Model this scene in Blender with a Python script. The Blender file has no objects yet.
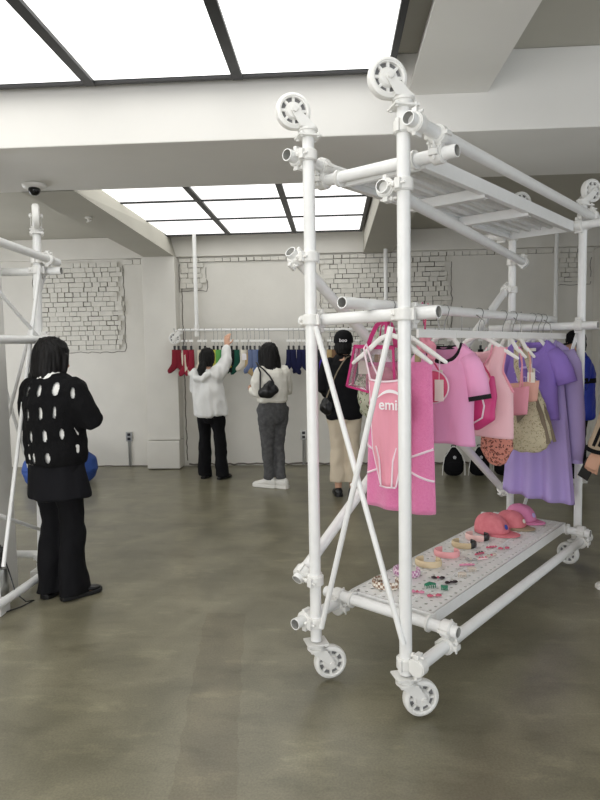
import bpy, bmesh, math, random
from mathutils import Vector, Matrix, noise
random.seed(7)
C = bpy.context.scene
COL = C.collection
PI = math.pi
V = Vector

# ------------------------------------------------------------------ camera
cd = bpy.data.cameras.new('camera'); camo = bpy.data.objects.new('camera', cd); COL.objects.link(camo)
rt = V((0.998415, 0.053379, -0.01784)); up = V((0.013507, 0.080471, 0.996665)); bk = V((0.054636, -0.995327, 0.079623))
camo.matrix_world = Matrix(((rt.x, up.x, bk.x, 0), (rt.y, up.y, bk.y, 0), (rt.z, up.z, bk.z, 1.5), (0, 0, 0, 1)))
cd.sensor_width = 36; cd.lens = 617.2 / 800 * 36; cd.clip_start = 0.05
C.camera = camo

# ------------------------------------------------------------------ light + exposure
C.view_settings.view_transform = 'Standard'; C.view_settings.look = 'None'
C.view_settings.gamma = 1; C.view_settings.use_curve_mapping = False
C.view_settings.exposure = 0.3
PANEL_STRENGTH = 1.35
wd = bpy.data.worlds.new('world'); C.world = wd; wd.use_nodes = True
wd.node_tree.nodes['Background'].inputs[0].default_value = (0.75, 0.85, 1.0, 1)
wd.node_tree.nodes['Background'].inputs[1].default_value = 1.0


def area_light(name, loc, rot, sx, sy, power, col=(1, 1, 1)):
    l = bpy.data.lights.new(name, 'AREA'); l.shape = 'RECTANGLE'; l.size = sx; l.size_y = sy; l.energy = power; l.color = col
    o = bpy.data.objects.new(name, l); o.location = loc; o.rotation_euler = rot; COL.objects.link(o)
    return o


# daylight coming in through the shop front behind the camera and the window in the right-hand wall
area_light('daylight_front', (-2.5, -2.9, 1.45), (PI / 2, 0, 0), 4.4, 2.5, 130, (1.0, 0.97, 0.93))
area_light('daylight_side', (4.35, 1.2, 1.5), (0, PI / 2, 0), 2.4, 4.5, 20, (1.0, 0.95, 0.84))

area_light('fill_rear', (-5.1, 5.85, 1.5), (0, -PI / 2, 0), 2.1, 2.7, 34, (1.0, 0.98, 0.95))  # fill light added out of view at the left to brighten the back wall


# ------------------------------------------------------------------ materials
def lin(c):
    f = lambda v: v / 12.92 if v <= 0.04045 else ((v + 0.055) / 1.055) ** 2.4
    return tuple(f(x / 255) for x in c) + (1,)


def mat(name, c, rough=0.6, metal=0.0, var=0.0, scale=8.0, bump=0.0, bscale=60.0, sheen=0.0, spec=0.5, trans=0.0, c2=None):
    m = bpy.data.materials.new(name); m.use_nodes = True
    nt = m.node_tree; b = nt.nodes['Principled BSDF']
    b.inputs['Base Color'].default_value = lin(c); b.inputs['Roughness'].default_value = rough; b.inputs['Metallic'].default_value = metal
    b.inputs['Specular IOR Level'].default_value = spec
    if sheen: b.inputs['Sheen Weight'].default_value = sheen
    if trans: b.inputs['Transmission Weight'].default_value = trans
    tc = nt.nodes.new('ShaderNodeTexCoord')
    if var or c2:
        n = nt.nodes.new('ShaderNodeTexNoise'); n.inputs['Scale'].default_value = scale; n.inputs['Detail'].default_value = 5
        nt.links.new(tc.outputs['Object'], n.inputs['Vector'])
        r = nt.nodes.new('ShaderNodeValToRGB'); r.color_ramp.elements[0].position = 0.3; r.color_ramp.elements[1].position = 0.7
        r.color_ramp.elements[0].color = lin(c2) if c2 else lin([x * (1 - var) for x in c]); r.color_ramp.elements[1].color = lin(c)
        nt.links.new(n.outputs['Fac'], r.inputs['Fac']); nt.links.new(r.outputs['Color'], b.inputs['Base Color'])
    if bump:
        n2 = nt.nodes.new('ShaderNodeTexNoise'); n2.inputs['Scale'].default_value = bscale; n2.inputs['Detail'].default_value = 4
        nt.links.new(tc.outputs['Object'], n2.inputs['Vector'])
        bp = nt.nodes.new('ShaderNodeBump'); bp.inputs['Strength'].default_value = bump; bp.inputs['Distance'].default_value = 0.01
        nt.links.new(n2.outputs['Fac'], bp.inputs['Height']); nt.links.new(bp.outputs['Normal'], b.inputs['Normal'])
    return m


def emat(name, c, s):
    m = bpy.data.materials.new(name); m.use_nodes = True; b = m.node_tree.nodes['Principled BSDF']
    b.inputs['Base Color'].default_value = lin(c); b.inputs['Emission Color'].default_value = lin(c); b.inputs['Emission Strength'].default_value = s
    return m


def spots(name, base, ring, scale, lo=0.25, hi=0.42, dot=None, rough=0.7, feature='F1'):
    """cloth print: rounded blotches from a Voronoi cell pattern"""
    m = bpy.data.materials.new(name); m.use_nodes = True; nt = m.node_tree; b = nt.nodes['Principled BSDF']; b.inputs['Roughness'].default_value = rough
    tc = nt.nodes.new('ShaderNodeTexCoord'); nz = nt.nodes.new('ShaderNodeTexNoise'); nz.inputs['Scale'].default_value = scale * 0.8
    mx = nt.nodes.new('ShaderNodeMix'); mx.data_type = 'VECTOR'; mx.inputs[0].default_value = 0.04
    nt.links.new(tc.outputs['Object'], nz.inputs['Vector']); nt.links.new(tc.outputs['Object'], mx.inputs[4]); nt.links.new(nz.outputs['Color'], mx.inputs[5])
    v = nt.nodes.new('ShaderNodeTexVoronoi'); v.inputs['Scale'].default_value = scale
    nt.links.new(mx.outputs[1], v.inputs['Vector'])
    r = nt.nodes.new('ShaderNodeValToRGB'); e = r.color_ramp.elements; r.color_ramp.interpolation = 'CONSTANT'
    e[0].position = 0; e[0].color = lin(dot or base); e[1].position = lo; e[1].color = lin(ring)
    x = e.new(hi); x.color = lin(base)
    nt.links.new(v.outputs['Distance'], r.inputs['Fac']); nt.links.new(r.outputs['Color'], b.inputs['Base Color'])
    return m


def checker(name, c1, c2, scale):
    m = bpy.data.materials.new(name); m.use_nodes = True; nt = m.node_tree; b = nt.nodes['Principled BSDF']; b.inputs['Roughness'].default_value = 0.7
    tc = nt.nodes.new('ShaderNodeTexCoord'); k = nt.nodes.new('ShaderNodeTexChecker'); k.inputs['Scale'].default_value = scale
    k.inputs['Color1'].default_value = lin(c1); k.inputs['Color2'].default_value = lin(c2)
    nt.links.new(tc.outputs['Object'], k.inputs['Vector']); nt.links.new(k.outputs['Color'], b.inputs['Base Color'])
    return m


def floor_mat():
    m = bpy.data.materials.new('polished_concrete'); m.use_nodes = True; nt = m.node_tree; b = nt.nodes['Principled BSDF']
    tc = nt.nodes.new('ShaderNodeTexCoord')
    def nz(sc, det, dist=0.0):
        n = nt.nodes.new('ShaderNodeTexNoise'); n.inputs['Scale'].default_value = sc; n.inputs['Detail'].default_value = det
        n.inputs['Distortion'].default_value = dist; nt.links.new(tc.outputs['Object'], n.inputs['Vector']); return n
    a, f, g = nz(0.9, 8, 0.6), nz(3.2, 12, 0.5), nz(120, 5)
    r1 = nt.nodes.new('ShaderNodeValToRGB'); r1.color_ramp.elements[0].position = .3; r1.color_ramp.elements[1].position = .72
    r1.color_ramp.elements[0].color = lin((112, 108, 90)); r1.color_ramp.elements[1].color = lin((134, 129, 109))
    nt.links.new(a.outputs['Fac'], r1.inputs['Fac'])
    r2 = nt.nodes.new('ShaderNodeValToRGB'); r2.color_ramp.elements[0].position = .35; r2.color_ramp.elements[1].position = .68
    r2.color_ramp.elements[0].color = (0.80, 0.80, 0.795, 1); r2.color_ramp.elements[1].color = (1.16, 1.16, 1.16, 1)
    nt.links.new(f.outputs['Fac'], r2.inputs['Fac'])
    r3 = nt.nodes.new('ShaderNodeValToRGB'); r3.color_ramp.elements[0].position = .35; r3.color_ramp.elements[1].position = .65
    r3.color_ramp.elements[0].color = (0.86, 0.86, 0.85, 1); r3.color_ramp.elements[1].color = (1.09, 1.09, 1.09, 1)
    nt.links.new(g.outputs['Fac'], r3.inputs['Fac'])
    def mul(x, y):
        k = nt.nodes.new('ShaderNodeMix'); k.data_type = 'RGBA'; k.blend_type = 'MULTIPLY'; k.inputs[0].default_value = 1
        nt.links.new(x, k.inputs[6]); nt.links.new(y, k.inputs[7]); return k.outputs[2]
    def math_(op, x, y=None, c=None):
        k = nt.nodes.new('ShaderNodeMath'); k.operation = op
        for i, q in enumerate((x, y)):
            if q is None: continue
            if isinstance(q, (int, float)): k.inputs[i].default_value = q
            else: nt.links.new(q, k.inputs[i])
        return k.outputs[0]
    sx = nt.nodes.new('ShaderNodeSeparateXYZ'); nt.links.new(tc.outputs['Object'], sx.inputs[0]); wob = nz(7, 6)
    # strip: distance from a line on the floor, with a slightly uneven edge
    d = math_('ADD', math_('ADD', math_('MULTIPLY', sx.outputs[0], 0.985), math_('MULTIPLY', sx.outputs[1], 0.12)), math_('MULTIPLY', wob.outputs['Fac'], 0.06))
    inside = math_('MULTIPLY', math_('MULTIPLY', math_('GREATER_THAN', d, -0.30), math_('LESS_THAN', d, -0.08)), math_('LESS_THAN', sx.outputs[1], 3.42))
    tint = nt.nodes.new('ShaderNodeMix'); tint.data_type = 'RGBA'; tint.inputs[6].default_value = (1, 1, 1, 1); tint.inputs[7].default_value = (0.88, 0.85, 0.82, 1)
    nt.links.new(inside, tint.inputs[0])
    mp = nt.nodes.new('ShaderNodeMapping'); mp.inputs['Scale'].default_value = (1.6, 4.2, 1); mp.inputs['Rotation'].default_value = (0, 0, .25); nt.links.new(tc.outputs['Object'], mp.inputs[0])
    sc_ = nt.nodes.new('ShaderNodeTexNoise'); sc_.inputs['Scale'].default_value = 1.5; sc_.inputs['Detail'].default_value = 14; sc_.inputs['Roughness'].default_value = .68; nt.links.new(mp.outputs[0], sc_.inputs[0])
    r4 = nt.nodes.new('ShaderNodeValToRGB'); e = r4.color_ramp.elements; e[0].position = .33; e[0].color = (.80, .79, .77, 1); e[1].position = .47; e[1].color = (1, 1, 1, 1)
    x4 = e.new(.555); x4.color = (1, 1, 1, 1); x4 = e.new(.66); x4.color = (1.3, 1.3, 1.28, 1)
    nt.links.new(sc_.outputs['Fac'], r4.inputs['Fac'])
    nt.links.new(mul(mul(mul(mul(r1.outputs[0], r2.outputs[0]), r3.outputs[0]), tint.outputs[2]), r4.outputs[0]), b.inputs['Base Color'])
    rr = nt.nodes.new('ShaderNodeMapRange'); rr.inputs[3].default_value = 0.27; rr.inputs[4].default_value = 0.33
    nt.links.new(f.outputs['Fac'], rr.inputs[0]); nt.links.new(rr.outputs[0], b.inputs['Roughness'])
    b.inputs['Specular IOR Level'].default_value = 0.5
    return m


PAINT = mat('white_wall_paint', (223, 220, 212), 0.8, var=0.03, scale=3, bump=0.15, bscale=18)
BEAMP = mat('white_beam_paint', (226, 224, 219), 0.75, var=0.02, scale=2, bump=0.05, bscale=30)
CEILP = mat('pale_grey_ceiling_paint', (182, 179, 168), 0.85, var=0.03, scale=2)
BRICK = mat('painted_brick', (224, 221, 212), 0.8, var=0.05, scale=14, bump=0.3, bscale=60)
GAP = mat('mortar_gap', (92, 86, 78), 0.95)
CRACK = mat('plaster_crack', (112, 106, 98), 0.95)
FLOOR = floor_mat()
STEEL = mat('white_powder_coat', (238, 238, 236), 0.32, var=0.02, scale=20, bump=0.05, bscale=120)
STEEL2 = mat('white_clamp_paint', (230, 229, 225), 0.38, bump=0.12, bscale=90)
TYRE = mat('white_nylon_wheel', (234, 233, 229), 0.4)
WEB = mat('grey_wheel_web', (120, 120, 120), 0.6)
INNER = mat('tube_bore', (168, 167, 162), 0.6)
DARKM = mat('dark_aluminium', (20, 20, 23), 0.45)
GLOW = emat('light_panel_glow', (255, 255, 253), PANEL_STRENGTH)
GLOW2 = emat('rear_light_panel_glow', (255, 255, 253), 1.15)
PLASTW = mat('white_plastic', (232, 230, 224), 0.4)
BLACKP = mat('black_plastic', (18, 18, 20), 0.35)
DOME = mat('smoked_dome', (10, 10, 12), 0.08)
CHROME = mat('brushed_steel', (176, 176, 172), 0.32, metal=0.9)
WIRE = mat('hook_wire', (150, 150, 148), 0.35, metal=0.8)
HANGW = mat('white_hanger', (244, 243, 239), 0.4)
BLACK_KNIT = mat('black_knit', (13, 13, 15), 0.9, bump=0.5, bscale=140, spec=0.2)
BLACK_CLOTH = mat('black_cloth', (15, 15, 18), 0.85, bump=0.15, bscale=120, spec=0.2)
NAVY_CLOTH = mat('charcoal_skirt_cloth', (18, 18, 22), 0.85, bump=0.15, bscale=150, spec=0.2)
WHITE_CLOTH = mat('white_cotton', (232, 231, 227), 0.85, bump=0.1, bscale=120)
GREY_HOOD = mat('pale_grey_fleece', (232, 232, 230), 0.9, bump=0.15, bscale=150)
CREAM_KNIT = mat('cream_knit', (232, 229, 219), 0.9, bump=0.4, bscale=150)
GREY_DENIM = mat('washed_grey_denim', (92, 92, 93), 0.85, c2=(68, 68, 70), scale=26, bump=0.2, bscale=160)
BEIGE_CLOTH = mat('beige_cotton', (206, 192, 170), 0.85, bump=0.12, bscale=110)
BEIGE_JACKET = mat('beige_tracksuit', (178, 160, 136), 0.75, bump=0.12, bscale=80)
BLUE_SHELL = mat('cobalt_nylon', (28, 50, 168), 0.5, bump=0.15, bscale=40)
SKIN = mat('skin', (205, 160, 134), 0.55)
HAIR = mat('black_hair', (14, 12, 12), 0.6, bump=0.3, bscale=90, spec=0.25)
LEATHER = mat('black_leather', (16, 16, 18), 0.35, bump=0.1, bscale=90)
SHOEW = mat('white_sneaker', (228, 226, 220), 0.55)
BEANB = mat('blue_canvas', (38, 72, 142), 0.8, bump=0.2, bscale=60)
T_PINK = mat('candy_pink_jersey', (240, 168, 208), 0.85, bump=0.08, bscale=200)
T_BLUSH = mat('blush_pink_rib', (244, 196, 202), 0.85, bump=0.1, bscale=200)
T_TERRY = mat('hot_pink_terry', (244, 142, 190), 0.95, c2=(238, 128, 180), scale=120, bump=0.6, bscale=260, sheen=0.4)
T_SUIT = mat('rose_pink_jersey', (236, 160, 178), 0.8, bump=0.05, bscale=150)
T_WHITE = mat('white_binding', (246, 226, 234), 0.75)
T_RASP = mat('raspberry_nylon', (214, 76, 116), 0.55)
T_MAGENTA = mat('magenta_binding', (190, 46, 114), 0.5)
T_HOT = mat('dark_pink_nylon', (214, 62, 128), 0.5)
T_PURP = mat('violet_jersey', (146, 118, 200), 0.85, bump=0.08, bscale=200)
T_LILAC = mat('lilac_fleece', (178, 160, 210), 0.9, bump=0.1, bscale=200)
T_LAV = mat('lavender_jersey', (178, 158, 216), 0.88, bump=0.08, bscale=200)
T_NUDE = mat('nude_pink_jersey', (226, 172, 156), 0.8, bump=0.06, bscale=200)
T_ROSE = mat('dusty_rose_jersey', (232, 156, 172), 0.8, bump=0.06, bscale=200)
LEOP = spots('leopard_print', (214, 142, 124), (88, 44, 38), 62, 0.22, 0.41, dot=(192, 100, 76))
FLORAL = spots('cream_floral_print', (206, 196, 166), (160, 148, 112), 62, 0.2, 0.36, dot=(222, 214, 190))
FLORAL2 = spots('green_floral_print', (176, 180, 158), (92, 100, 72), 42, 0.2, 0.46, dot=(206, 172, 176))
TAUPE = mat('taupe_webbing', (128, 116, 98), 0.8)
TAGW = mat('cream_card', (240, 236, 222), 0.7)
CLIPM = mat('khaki_clip', (168, 152, 112), 0.5)
INK = mat('white_print', (250, 246, 248), 0.7)
INKL = mat('lilac_print', (206, 190, 240), 0.7)
GREYINK = mat('pale_emblem', (170, 170, 174), 0.6)
CAP_ROSE = mat('washed_rose_twill', (226, 134, 142), 0.9, c2=(216, 118, 128), scale=30, bump=0.3, bscale=200)
CAP_PINK = mat('pink_twill', (232, 144, 186), 0.9, bump=0.2, bscale=200)
CAP_TAUPE = mat('taupe_twill', (168, 152, 126), 0.9, bump=0.2, bscale=200)
BADGE = mat('blue_badge', (36, 72, 170), 0.5)
PVC = mat('clear_pvc', (248, 240, 246), 0.08, trans=0.95)
SOCKC = {k: mat('knit_' + k, c, 0.95, bump=0.4, bscale=160) for k, c in dict(
    deep_red=(122, 20, 38), crimson=(142, 30, 52), cream=(214, 204, 186), yellow=(206, 198, 88), lime=(104, 172, 86), green=(58, 146, 84), forest=(16, 78, 62),
    black=(20, 22, 24), slate_blue=(104, 118, 152), sky_blue=(88, 116, 166), royal_blue=(30, 64, 156), navy=(20, 24, 66), tan=(178, 154, 112), brown=(120, 92, 68),
    ivory=(226, 220, 206), violet=(62, 40, 150), charcoal=(50, 50, 54)).items()}


# ------------------------------------------------------------------ mesh helpers
class MB:
    def __init__(self): self.v = []; self.f = []; self.m = []; self.T = None; self.mi = 0
    def add(self, vs, fs):
        o = len(self.v)
        for p in vs: self.v.append((self.T @ V(p)) if self.T else V(p))
        for f in fs: self.f.append([i + o for i in f]); self.m.append(self.mi)
        return self
    def box(self, c, s, rot=None):
        c = V(c); vs = []
        for x in (-.5, .5):
            for y in (-.5, .5):
                for z in (-.5, .5):
                    p = V((x * s[0], y * s[1], z * s[2]))
                    if rot is not None: p = rot @ p
                    vs.append(c + p)
        return self.add(vs, [(0, 1, 3, 2), (4, 6, 7, 5), (0, 4, 5, 1), (2, 3, 7, 6), (0, 2, 6, 4), (1, 5, 7, 3)])
    def rings(self, rs, cap0=True, cap1=True, closed=False):
        n = len(rs[0]); vs = [p for r in rs for p in r]; fs = []
        k = len(rs)
        for i in range(k if closed else k - 1):
            a, b = i * n, ((i + 1) % k) * n
            for j in range(n):
                j2 = (j + 1) % n; fs.append((a + j, a + j2, b + j2, b + j))
        if not closed:
            if cap0: fs.append(tuple(range(n - 1, -1, -1)))
            if cap1: fs.append(tuple(range((k - 1) * n, k * n)))
        return self.add(vs, fs)
    def ell(self, zr, n=24):
        """stack of horizontal ellipses (cx, cy, z, rx, ry)"""
        return self.rings([[V((cx + rx * math.cos(2 * PI * j / n), cy + ry * math.sin(2 * PI * j / n), z)) for j in range(n)] for cx, cy, z, rx, ry in zr])
    def limb(self, pts, n=14, flat=None, round_=True):
        """tapered limb through (point, r) or (point, r, r2); flat = direction of the r2 axis"""
        P = [V(p[0]) for p in pts]; Rr = [(p[1], p[2] if len(p) > 2 else p[1]) for p in pts]
        rs = []; ref = None
        def frame(t, ref):
            if flat is not None:
                y = V(flat) - t * V(flat).dot(t)
                if y.length < 1e-4: y = t.orthogonal()
            elif ref is not None: y = ref - t * ref.dot(t)
            else: y = t.orthogonal()
            y.normalize(); return t.cross(y).normalized(), y
        k = len(P)
        for i in range(k):
            t = ((P[min(i + 1, k - 1)] - P[i]).normalized() + (P[i] - P[max(i - 1, 0)]).normalized()).normalized()
            x, y = frame(t, ref); ref = y
            def ring(c, s): return [c + x * (Rr[i][0] * s * math.cos(2 * PI * j / n)) + y * (Rr[i][1] * s * math.sin(2 * PI * j / n)) for j in range(n)]
            if i == 0 and round_: m = min(Rr[i]); rs += [ring(P[i] - t * m * .92, .3), ring(P[i] - t * m * .6, .75)]
            rs.append(ring(P[i], 1))
            if i == k - 1 and round_: m = min(Rr[i]); rs += [ring(P[i] + t * m * .6, .75), ring(P[i] + t * m * .92, .3)]
        return self.rings(rs)
    def tube(self, p0, p1, r, n=20, wall=None, r1=None):
        p0, p1 = V(p0), V(p1); t = (p1 - p0).normalized(); x = t.orthogonal().normalized(); y = t.cross(x); r1 = r1 or r
        ring = lambda c, q: [c + x * (q * math.cos(2 * PI * j / n)) + y * (q * math.sin(2 * PI * j / n)) for j in range(n)]
        if wall:
            self.rings([ring(p0, r), ring(p1, r1), ring(p1, r1 - wall)], False, False)
            self.rings([ring(p0, r - wall), ring(p0, r)], False, False)
            o = self.mi; self.mi = 1
            d = min(.12, (p1 - p0).length * .4)
            self.rings([ring(p0 + t * d, r - wall), ring(p0, r - wall)], True, False)
            self.rings([ring(p1, r1 - wall), ring(p1 - t * d, r1 - wall)], False, True)
            self.mi = o; return self
        return self.rings([ring(p0, r), ring(p1, r1)])
    def path(self, pts, r, n=8, closed=False):
        P = [V(p) for p in pts]; k = len(P); rs = []; ref = None
        for i in range(k):
            a = P[(i - 1) % k] if closed else P[max(i - 1, 0)]; b = P[(i + 1) % k] if closed else P[min(i + 1, k - 1)]
            t = (b - a).normalized(); y = (ref - t * ref.dot(t)) if ref is not None else t.orthogonal()
            if y.length < 1e-5: y = t.orthogonal()
            y.normalize(); ref = y; x = t.cross(y)
            q = r[i] if isinstance(r, (list, tuple)) else r
            rs.append([P[i] + x * (q * math.cos(2 * PI * j / n)) + y * (q * math.sin(2 * PI * j / n)) for j in range(n)])
        return self.rings(rs, closed=closed)
    def strip(self, pts, w, th, up=(0, 0, 1), closed=False):
        """flat band along pts: width w along `up`, thickness th across"""
        P = [V(p) for p in pts]; k = len(P); rs = []; up = V(up)
        for i in range(k):
            a = P[(i - 1) % k] if closed else P[max(i - 1, 0)]; b = P[(i + 1) % k] if closed else P[min(i + 1, k - 1)]
            t = (b - a).normalized(); x = t.cross(up)
            if x.length < 1e-5: x = t.orthogonal()
            x.normalize(); u = x.cross(t).normalized()
            rs.append([P[i] + x * th / 2 + u * w / 2, P[i] - x * th / 2 + u * w / 2, P[i] - x * th / 2 - u * w / 2, P[i] + x * th / 2 - u * w / 2])
        return self.rings(rs, closed=closed)
    def lathe(self, prof, c=(0, 0, 0), ax=(0, 0, 1), n=32, close=False):
        c = V(c); t = V(ax).normalized(); x = t.orthogonal().normalized(); y = t.cross(x)
        rs = [[c + t * h + x * (max(r, 1e-4) * math.cos(2 * PI * j / n)) + y * (max(r, 1e-4) * math.sin(2 * PI * j / n)) for j in range(n)] for r, h in prof]
        return self.rings(rs, closed=close)
    def ball(self, c, r, n=16, m=10):
        c = V(c); r = V(r) if hasattr(r, '__len__') else V((r, r, r)); rs = []
        for i in range(1, m):
            a = PI * i / m
            rs.append([c + V((r.x * math.sin(a) * math.cos(2 * PI * j / n), r.y * math.sin(a) * math.sin(2 * PI * j / n), -r.z * math.cos(a))) for j in range(n)])
        return self.rings(rs)
    def prism(self, poly, d0, d1, ax='y'):
        f = {'y': lambda a, b, d: V((a, d, b)), 'z': lambda a, b, d: V((a, b, d)), 'x': lambda a, b, d: V((d, a, b))}[ax]
        return self.rings([[f(a, b, d0) for a, b in poly], [f(a, b, d1) for a, b in poly]])
    def mesh(self, name):
        me = bpy.data.meshes.new(name); me.from_pydata([tuple(p) for p in self.v], [], self.f)
        me.polygons.foreach_set('material_index', self.m); me.update()
        return me


def fix_normals(me):
    bm = bmesh.new(); bm.from_mesh(me); bmesh.ops.recalc_face_normals(bm, faces=bm.faces); bm.to_mesh(me); bm.free()


def obj(name, mb, m, parent=None, smooth=True, ang=40, bevel=0.0, loc=None, rot=None, fix=True):
    me = mb.mesh(name) if isinstance(mb, MB) else mb
    if fix: fix_normals(me)
    for x in (m if isinstance(m, (list, tuple)) else [m]): me.materials.append(x)
    if smooth:
        me.polygons.foreach_set('use_smooth', [True] * len(me.polygons))
        try: me.set_sharp_from_angle(angle=math.radians(ang))
        except Exception: pass
    o = bpy.data.objects.new(name, me); COL.objects.link(o)
    if bevel:
        b = o.modifiers.new('bevel', 'BEVEL'); b.width = bevel; b.segments = 2; b.limit_method = 'ANGLE'
    if parent: o.parent = parent
    if loc: o.location = loc
    if rot: o.rotation_euler = rot
    return o


def tag(o, label, cat, group=None, kind=None):
    if label: o['label'] = label
    if cat: o['category'] = cat
    if group: o['group'] = group
    if kind: o['kind'] = kind
    return o


def thing(name, label, cat, loc=(0, 0, 0), rz=0, group=None):
    o = bpy.data.objects.new(name, None); o.empty_display_size = .1; COL.objects.link(o); o.location = loc; o.rotation_euler = (0, 0, rz)
    return tag(o, label, cat, group)


def struct(name, mb, m, **k):
    o = obj(name, mb, m, **k); o['kind'] = 'structure'; return o


def dup(root, loc, rz=None, label=None):
    def cp(o, par):
        c = o.copy(); COL.objects.link(c)
        if par: c.parent = par
        for ch in kids.get(o, []): cp(ch, c)
        return c
    kids = {}
    for o in list(COL.objects):
        if o.parent: kids.setdefault(o.parent, []).append(o)
    r = cp(root, None); r.location = loc
    if rz is not None: r.rotation_euler = (0, 0, rz)
    if label: r['label'] = label
    return r


def evaluated(me, mods):
    o = bpy.data.objects.new('tmp', me); COL.objects.link(o)
    for t, kw in mods:
        md = o.modifiers.new(t, t)
        for k, v in kw.items(): setattr(md, k, v)
    dg = bpy.context.evaluated_depsgraph_get(); r = bpy.data.meshes.new_from_object(o.evaluated_get(dg))
    bpy.data.objects.remove(o); return r


def remesh(mb, vox, it=6, wr=None, fac=0.5):
    """one continuous skin over overlapping closed shells; wr = (amplitude, (fx, fy, fz)) adds folds"""
    me = mb.mesh('tmp'); fix_normals(me)
    me = evaluated(me, [('REMESH', dict(mode='VOXEL', voxel_size=vox)), ('SMOOTH', dict(factor=fac, iterations=it))])
    if wr:
        for amp, fr, seed in wr:
            nrm = [v.normal.copy() for v in me.vertices]
            for v, n in zip(me.vertices, nrm):
                q = V((v.co.x * fr[0] + seed, v.co.y * fr[1], v.co.z * fr[2]))
                v.co += n * (amp * noise.noise(q))
        me.update()
    return me


def text_mesh(s, size, ext=0.001, bold=0.0, shear=0.0):
    cu = bpy.data.curves.new('t', 'FONT'); cu.body = s; cu.size = size; cu.extrude = ext; cu.align_x = 'CENTER'; cu.offset = bold; cu.shear = shear
    o = bpy.data.objects.new('t', cu); COL.objects.link(o)
    dg = bpy.context.evaluated_depsgraph_get(); me = bpy.data.meshes.new_from_object(o.evaluated_get(dg))
    bpy.data.objects.remove(o); return me


# ================================================================== THE SETTING
WY = 8.03
XL, XR, YB = -5.2, 4.4, -3.0
b = MB(); b.box((-.4, 2.5, -.05), (9.8, 11.4, .1)); struct('floor', b, FLOOR, smooth=False)
b = MB(); b.box((-.4, WY + .08, 1.7), (9.8, .16, 3.4)); struct('wall_back', b, PAINT, smooth=False)
b = MB(); b.box((XL - .08, .6, 1.7), (.16, 7.6, 3.4)); b.box((XL - .08, 7.75, 1.7), (.16, .9, 3.4)); b.box((XL - .08, 5.85, .2), (.16, 2.9, .4)); b.box((XL - .08, 5.85, 3.0), (.16, 2.9, .8)); struct('wall_left', b, PAINT, smooth=False)
b = MB()
for y in (4.43, 5.85, 7.27): b.box((XL - .08, y, 1.5), (.1, .07, 2.2))
for z in (.43, 2.57): b.box((XL - .08, 5.85, z), (.1, 2.8, .07))
struct('added_window', b, DARKM, smooth=False)  # frame of an unseen opening added to go with the rear fill light
b = MB()
b.box((XR + .08, -2.0, 1.7), (.16, 2.0, 3.4)); b.box((XR + .08, 5.8, 1.7), (.16, 4.6, 3.4)); b.box((XR + .08, 1.25, .15), (.16, 4.6, .3)); b.box((XR + .08, 1.25, 3.05), (.16, 4.6, .7))
struct('wall_right', b, PAINT, smooth=False)
b = MB(); b.box((-.4, YB - .08, 3.05), (9.8, .16, .7))
for x in (-5.1, 4.3): b.box((x, YB - .08, 1.35), (.4, .16, 2.7))
struct('wall_front', b, PAINT, smooth=False)
b = MB()
for x in (-4.9, -1.9, 1.1, 4.1): b.box((x, YB - .05, 1.35), (.08, .1, 2.7))
for z in (.04, 2.66): b.box((-.4, YB - .05, z), (9.0, .1, .08))
struct('window_1', b, DARKM, smooth=False)
b = MB()
for y in (-.98, 1.25, 3.48): b.box((XR + .08, y, 1.5), (.1, .08, 2.4))
for z in (.34, 2.66): b.box((XR + .08, 1.25, z), (.1, 4.4, .08))
struct('window_2', b, DARKM, smooth=False)
# ceilings: higher bay in front of the cross beam, lower bay behind it
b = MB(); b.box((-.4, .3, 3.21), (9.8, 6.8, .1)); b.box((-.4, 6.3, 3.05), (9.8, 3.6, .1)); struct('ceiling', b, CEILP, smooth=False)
b = MB(); b.box((-.4, 4.135, 2.94), (9.6, .97, .44)); struct('trim_1', b, BEAMP, bevel=.006, smooth=False)
# beams running away from the viewer: two behind the cross beam, one in front of it at the right
def beam(name, pts, y0, y1):
    m = MB(); m.prism(pts, y0, y1); return struct(name, m, CEILP if name != 'trim_4' else BEAMP, smooth=False)
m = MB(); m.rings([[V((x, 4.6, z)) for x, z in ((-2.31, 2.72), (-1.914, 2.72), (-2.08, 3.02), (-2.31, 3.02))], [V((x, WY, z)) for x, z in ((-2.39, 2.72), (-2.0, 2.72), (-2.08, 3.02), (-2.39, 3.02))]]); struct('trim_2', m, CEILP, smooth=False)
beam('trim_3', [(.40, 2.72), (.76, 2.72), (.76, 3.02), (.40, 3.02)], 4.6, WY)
beam('trim_4', [(.44, 2.93), (.885, 2.93), (.885, 3.17), (.50, 3.17)], -2.9, 3.66)
# concrete lintel band along the top of the back wall and the pilaster with its plinth
b = MB(); b.box((-.4, WY - .02, 2.865), (9.6, .09, .27)); struct('trim_5', b, PAINT, bevel=.008, smooth=False)
b = MB(); b.box((-2.2, WY - .1, 1.55), (.42, .22, 2.34)); b.box((-2.205, WY - .12, .19), (.43, .27, .36)); struct('trim_6', b, PAINT, bevel=.008, smooth=False)
b = MB(); b.box((3.5, WY - .1, 1.35), (.45, .22, 2.7)); struct('trim_7', b, PAINT, bevel=.008, smooth=False)
# column under the cross beam at the left
b = MB(); b.box((-2.34, 3.70, 1.37), (.56, .2, 2.74)); struct('trim_8', b, BEAMP, bevel=.006, smooth=False)


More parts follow.
